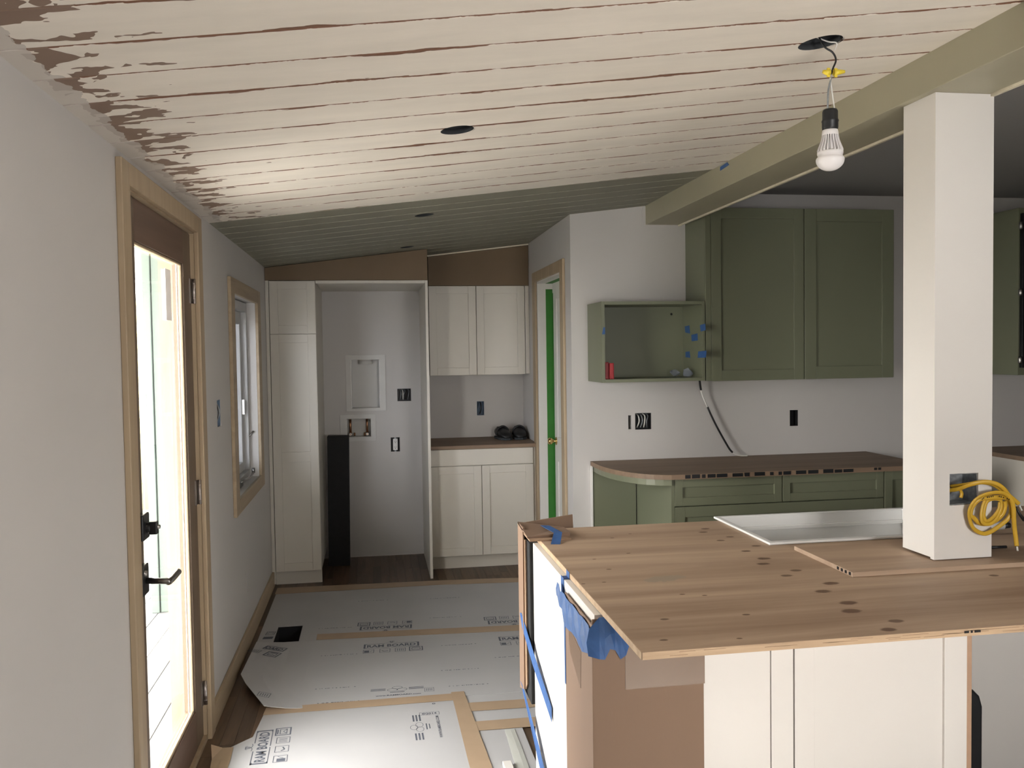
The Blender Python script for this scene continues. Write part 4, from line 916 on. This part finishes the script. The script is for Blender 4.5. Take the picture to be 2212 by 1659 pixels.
bD = quad_board('floor_protection_board', [(.368, -.95), (4.6, -.95), (4.6, 2.14), (.598, 2.14), (.598, 3.632), (.368, 3.64)], 'grey floor protection board by the foot of the island', z=.0030)  # stretched out of view to bounce sunlight up onto the ceiling
bE = quad_board('floor_protection_board', [(.366, 3.642), (1.55, 3.60), (1.55, 3.952), (.366, 3.953)], 'narrow grey floor protection strip beside the island', z=.0030)
def kraft(poly, label, z=.0052):
    return tag(obj('paper_tape', MB().prism(poly, z-.0007, z, 'z'), 'kraft_tape'), label, 'tape')
kraft([(-.34, 4.900), (1.6, 4.775), (1.6, 4.875), (-.34, 5.000)], 'brown paper tape across the far seam of the floor boards', .0060)
kraft([(-.51, 3.912), (.385, 3.912), (.385, 3.990), (-.505, 3.990)], 'brown paper tape across the middle seam of the floor boards', .0060)
kraft([(.40, 2.6), (.448, 2.6), (.394, 4.005), (.334, 4.005), (.338, 3.30), (.352, 2.6)], 'brown paper tape running towards the camera along the board seam', .0068)
kraft([(.386, 3.775), (1.5, 3.735), (1.5, 3.835), (.386, 3.868)], 'upper of two short brown tapes beside the island', .0060)
kraft([(.380, 3.572), (1.5, 3.55), (1.5, 3.64), (.380, 3.665)], 'lower of two short brown tapes beside the island', .0060)
kraft([(-.672, 5.905), (.42, 5.905), (1.6, 5.80), (1.6, 5.925), (.42, 6.02), (-.672, 6.06)], 'brown paper tape along the far edge of the floor boards', .0048)
# torn scrap with tape in the near left
mb = MB().sheet([[(-.645, 3.36, .004), (-.615, 3.36, .006), (-.585, 3.36, .005)], [(-.655, 3.50, .014), (-.62, 3.51, .009), (-.585, 3.51, .0055)], [(-.672, 3.585, .036), (-.630, 3.60, .012), (-.590, 3.61, .006)]], .001)
tag(obj('paper_tape', mb, 'kraft_tape'), 'curled brown tape scrap by the foot of the door casing', 'tape')
# clear tape and white trim bits by the island foot
mb = MB().sheet([[(.520, 3.56, .0062), (.545, 3.56, .0068), (.562, 3.56, .0060)], [(.515, 3.35, .006), (.545, 3.35, .0075), (.563, 3.35, .006)], [(.508, 3.0, .006), (.540, 3.0, .0075), (.560, 3.0, .006)]], .0006)
tag(obj('clear_tape', mb, 'clear_tape'), 'strip of clear tape on the floor board at the island foot', 'tape')
tag(obj('trim_offcut', B(.465, .50, 3.10, 3.255, .0035, .02), 'white_lacquer', bevel=.002), 'short white trim offcut lying on the floor by the island', 'offcut')
tag(obj('vent_boot', MB().box(hx0+.002, hx1-.002, hy0+.004, hy1-.002, -.32, -.315).box(hx0+.001, hx0+.004, hy0+.003, hy1-.001, -.32, .0005).box(hx1-.004, hx1-.001, hy0+.003, hy1-.001, -.32, .0005).box(hx0+.001, hx1-.001, hy0+.001, hy0+.004, -.32, .0005).box(hx0+.001, hx1-.001, hy1-.004, hy1-.001, -.32, .0005), 'black_void'), 'black square floor vent opening in the far board', 'vent')

# printing on the boards: built flat, one mesh per block
class Print:
    def __init__(self): self.mb = MB()
    def rect(self, x0, y0, x1, y1): self.mb.add([(x0, y0, 0), (x1, y0, 0), (x1, y1, 0), (x0, y1, 0)], [(0, 1, 2, 3)]); return self
    def frame(self, x0, y0, x1, y1, w): self.rect(x0, y0, x1, y0+w); self.rect(x0, y1-w, x1, y1); self.rect(x0, y0+w, x0+w, y1-w); self.rect(x1-w, y0+w, x1, y1-w); return self
    def line(self, pts, w):
        for (a, b_) in zip(pts[:-1], pts[1:]):
            a = Vector((a[0], a[1], 0)); b_ = Vector((b_[0], b_[1], 0)); d_ = (b_-a)
            if d_.length < 1e-6: continue
            n_ = Vector((-d_.y, d_.x, 0)).normalized()*w/2; self.mb.add([a-n_, b_-n_, b_+n_, a+n_], [(0, 1, 2, 3)])
        return self
    def text(self, s, x, y, size, width): V, Fs = text_mesh(s, size, width); self.mb.add([(v.x+x, v.y+y, 0) for v in V], Fs); return self
    def icon(self, x, y, w_, h_, lw, kind):
        self.frame(x, y, x+w_, y+h_, lw)
        if kind == 0:
            self.frame(x+w_*.18, y+h_*.25, x+w_*.82, y+h_*.72, lw*.6); self.line([(x+w_*.18, y+h_*.25), (x+w_*.5, y+h_*.5), (x+w_*.82, y+h_*.25)], lw*.5); self.rect(x+w_*.2, y+h_*.80, x+w_*.8, y+h_*.88)
        elif kind == 1:
            for i in range(4): self.rect(x+w_*(.2+.18*i), y+h_*.2, x+w_*(.26+.18*i), y+h_*.8)
        elif kind == 2:
            self.line([(x+w_*.2, y+h_*.55), (x+w_*.4, y+h_*.3), (x+w_*.8, y+h_*.45)], lw*2)
        else:
            self.rect(x+w_*.1, y+h_*.15, x+w_*.55, y+h_*.75); self.line([(x+w_*.6, y+h_*.3), (x+w_*.85, y+h_*.7)], lw)
        return self
    def done(self, parent, x, y, rot, z, name='printed_block'):
        c, s = math.cos(rot), math.sin(rot)
        self.mb.v = [(x+a*c-b_*s, y+a*s+b_*c, z+.0004) for a, b_, _ in self.mb.v]
        return obj(name, self.mb, 'print_ink', parent)
def ram_block(parent, x, y, rot, z, W_=.30, clip=None):
    """origin = lower left corner of the lettering frame"""
    p = Print(); h = .068
    p.rect(0, .0, .010, h).rect(0, h-.007, .018, h).rect(0, 0, .018, .006).rect(W_-.010, 0, W_, h).rect(W_-.018, h-.007, W_, h).rect(W_-.018, 0, W_, .006)
    p.rect(.018, 0, W_*.46, .0035).rect(W_*.50, 0, W_-.018, .0035).rect(.018, h-.004, W_*.38, h).rect(W_*.62, h-.004, W_-.018, h)
    p.text('RAM BOARD', .018, .014, .056, W_-.036)
    # curled horns emblem over the frame
    for sgn in (-1, 1):
        pts = [(W_*.5+sgn*(.012+.0062*a*math.cos(a*1.0)), h+.024+.0042*a*math.sin(a*1.0)) for a in [i*.45 for i in range(13)]]
        p.line(pts, .0028)
    p.line([(W_*.5-.008, h+.030), (W_*.5, h+.012), (W_*.5+.008, h+.030)], .003)
    for i, (xi, wi, kd, lw) in enumerate(((0.0, .058, 3, .003), (.088, .056, 2, .003), (.170, .056, 1, .003), (.245, .074, 0, .006))):
        p.icon(xi, -.075, wi, .056 if i < 3 else .066, lw, kd)
    return p.done(parent, x, y, rot, z)
zA, zBd, zC = .0031, .0043, .0031
ram_block(bB, -.078, 4.70, -.035, zBd); ram_block(bB, .662, 4.675, -.035, zBd)
ram_block(bA, .200, 5.075, math.pi-.06, zA); ram_block(bA, .945, 5.03, math.pi-.06, zA)
ram_block(bC, -.437, 3.445, R90+.03, zC, .31)
def fine_print(parent, x, y, rot, z, L=.16, seed=1):
    p = Print(); rd_ = random.Random(seed); a = 0
    while a < L:
        wd = rd_.choice((.004, .007, .012)); p.rect(a, 0, a+wd, .005+rd_.uniform(0, .002)); a += wd+rd_.choice((.003, .006, .012))
    p.rect(-.02, 0, -.013, .006); p.rect(L+.013, 0, L+.02, .006)
    return p.done(parent, x, y, rot, z, 'fine_print')
for i, (x_, y_) in enumerate(((-.28, 4.63), (.36, 4.66), (-.28, 4.17), (.33, 4.29), (.35, 4.08), (-.26, 3.995), (.62, 4.42))): fine_print(bB, x_, y_, -.03, zBd, .15, i)
for i, (x_, y_) in enumerate(((.33, 5.17), (.36, 5.58), (-.32, 5.10), (-.1, 5.62))): fine_print(bA, x_, y_, -.06, zA, .15, i+20)
def recycle(parent, x, y, rot, z, web=True):
    p = Print()
    for (cx, cy) in ((-.022, -.004), (.022, -.004), (0, .020)):
        p.line([(cx+.024*math.cos(a), cy+.016*math.sin(a)) for a in [2*math.pi*i/18 for i in range(19)]], .0022)
    for sx in (-1, 1):
        for r_ in range(3): p.rect(sx*.055 if sx > 0 else -.125, .012-r_*.010, .125 if sx > 0 else -.055, .017-r_*.010)
    p.rect(-.034, -.036, .034, -.030)
    if web: p.text('www.RAMBOARD.com', -.10, -.074, .020, .21)
    p.icon(.128, -.052, .045, .048, .002, 1)
    return p.done(parent, x, y, rot, z)
recycle(bB, .086, 4.095, -.03, zBd)
p = Print()
for (cx, cy) in ((-.022, -.004), (.022, -.004), (0, .020)): p.line([(cx+.024*math.cos(a), cy+.016*math.sin(a)) for a in [2*math.pi*i/18 for i in range(19)]], .0018)
for sx in (-1, 1):
    for r_ in range(3): p.rect(sx*.060 if sx > 0 else -.125, .014-r_*.014, .125 if sx > 0 else -.060, .021-r_*.014)
p.rect(-.030, -.036, .030, -.031).rect(-.024, -.048, .024, -.044)
p.text('WWW.RAMBOARD.COM', -.12, -.092, .018, .22)
p.done(bC, .165, 3.66, R90+.02, zC)
p = Print(); p.frame(0, 0, .088, .032, .0018); p.text('\u00a92014', .010, .008, .024, .066); p.done(bC, .174, 3.775, 0, zC)
p = Print(); p.line([(.006*math.cos(a), .006*math.sin(a)) for a in [2*math.pi*i/10 for i in range(11)]], .004); p.done(bC, .245, 3.895, 0, zC)
# partial prints left on the curled end and beside the vent
p = Print(); p.frame(0, 0, .12, .06, .006); p.text('OARD', .006, .012, .05, .10); p.icon(.055, -.10, .075, .075, .006, 0); p.icon(-.04, -.085, .06, .05, .003, 1)
pm = p
def on_curl(x, y):
    d_ = max(0, -.30-x); v = max(0, min(1, (y-3.955)/.93)); return .0042+.55*d_*d_*(1-.75*v)+(.02*d_*max(0, .5-v))
c_, s_ = math.cos(-.38), math.sin(-.38)
pm.mb.v = [(-.615+a*c_-b_*s_, 4.755+a*s_+b_*c_, 0) for a, b_, _ in pm.mb.v]; pm.mb.v = [(a, b_, on_curl(a, b_)+.0022) for a, b_, _ in pm.mb.v]
obj('printed_block', pm.mb, 'print_ink', bB)
p = Print(); p.icon(0, 0, .055, .055, .003, 1)
c_, s_ = math.cos(-.12), math.sin(-.12); p.mb.v = [(-.555+a*c_-b_*s_, 4.055+a*s_+b_*c_, 0) for a, b_, _ in p.mb.v]; p.mb.v = [(a, b_, on_curl(a, b_)+.0022) for a, b_, _ in p.mb.v]
obj('printed_block', p.mb, 'print_ink', bB)
p = Print(); p.icon(0, .10, .05, .06, .004, 0); p.rect(0, .03, .055, .07); p.done(bA, -.645, 4.95, -.1, zA)

# ------------------------------------------------------------------ outside
t = thing('deck', 'white deck boards outside the glass door', 'deck', (-2.4, 5, -.13))
for i in range(26):
    xa = -.87-.142*i
    obj('deck_board', B(xa-.136, xa, -.5, 7.8, -.13, -.10), 'deck_boards', t)
struct(obj('ground', B(-24, -.86, -15, 30, -.35, -.25), 'lawn'))
t = thing('porch_post', 'pale mint porch post outside the glass door', 'post', (-1.33, 6.1, -.1))
obj('shaft', B(-1.42, -1.20, 6.0, 6.2, -.0995, 2.62), 'mint_paint', t, .006); obj('corner_board', B(-1.475, -1.425, 5.99, 6.2, -.0995, 2.62), 'mint_paint', t, .004)
tag(obj('porch_beam', B(-2.5, -1.48, 6.02, 6.18, 2.12, 2.32), 'white_trim_paint', bevel=.004), 'white porch beam at the top of the glass door view', 'beam')
tag(obj('shade_roof', MB().prism([(-2.5, 2.62), (-.852, 2.75), (-.852, 2.80), (-2.5, 2.67)], .3, 8.6, 'y'), 'mint_paint'), 'added roof slab shading the porch and deck outside the glass door', 'roof')  # added to cut high sky light on the porch post and floor
t = thing('garden_fence', 'yellowish board fence far outside the glass door', 'fence', (-3.5, 10.6, -.25))
for i in range(24): obj('fence_board', B(-7.5+.25*i, -7.5+.25*i+.235, 11.0, 11.03, -.25, 2.3+.02*(i % 3)), 'fence_wood', t)
def shrub(x, y, z, r, label, seed):
    rd_ = random.Random(seed); t_ = thing('shrub', label, 'shrub', (x, y, z))
    mb = MB()
    for i in range(900):
        d_ = Vector((rd_.gauss(0, 1), rd_.gauss(0, 1), rd_.gauss(0, 1))).normalized()*r*rd_.uniform(.55, 1)
        c_ = Vector((x, y, z+r*1.1))+Vector((d_.x, d_.y, d_.z*1.15)); s = rd_.uniform(.03, .055)
        a = Vector((rd_.gauss(0, 1), rd_.gauss(0, 1), rd_.gauss(0, 1))).normalized(); b_ = a.cross(Vector((rd_.gauss(0, 1), rd_.gauss(0, 1), rd_.gauss(0, 1)))).normalized()
        mb.add([c_-a*s, c_+b_*s*.4, c_+a*s, c_-b_*s*.4], [(0, 1, 2, 3)])
    o_ = obj('foliage', mb, 'leaf', t_); o_['kind'] = 'stuff'
    obj('stem', MB().tube([(x, y, z), (x, y, z+r)], .02, 6), 'fence_wood', t_)
shrub(-2.75, 8.75, -.25, .5, 'green shrub outside beside the door latch', 4)
t = thing('barrel', 'dark grey barrel standing behind the shrub outside the door', 'barrel', (-2.95, 9.9, -.25))
obj('drum', MB().lathe([(.0005, -.0995), (.24, -.0995), (.27, .1), (.28, .5), (.27, .95), (.24, 1.12), (.0005, 1.14)], (-2.95, 9.9, -.15), 24), 'barrel_grey', t)
# plastic sheeting hung outside the small window
rows = []
for j in range(7):
    z_ = .55+1.55*j/6; rows.append([(-1.02+.035*math.sin(i*1.15)+.012*math.sin(i*2.7+j*.4), 4.9+.032*i, z_) for i in range(44)])
mb = MB(); V = [p for r_ in rows for p in r_]; n = 44
mb.add(V, [(j*n+i, j*n+i+1, (j+1)*n+i+1, (j+1)*n+i) for j in range(6) for i in range(n-1)], True)
t = thing('plastic_sheeting', 'grey folded plastic sheeting hanging outside the small window', 'sheeting', (-1.02, 5.5, .55))
o = obj('sheet', mb, 'grey_sheeting', t)
obj('batten', B(-1.06, -.8505, 4.88, 6.30, 2.08, 2.12), 'fence_wood', t)
so_ = o.modifiers.new('thick', 'SOLIDIFY'); so_.thickness = .0015
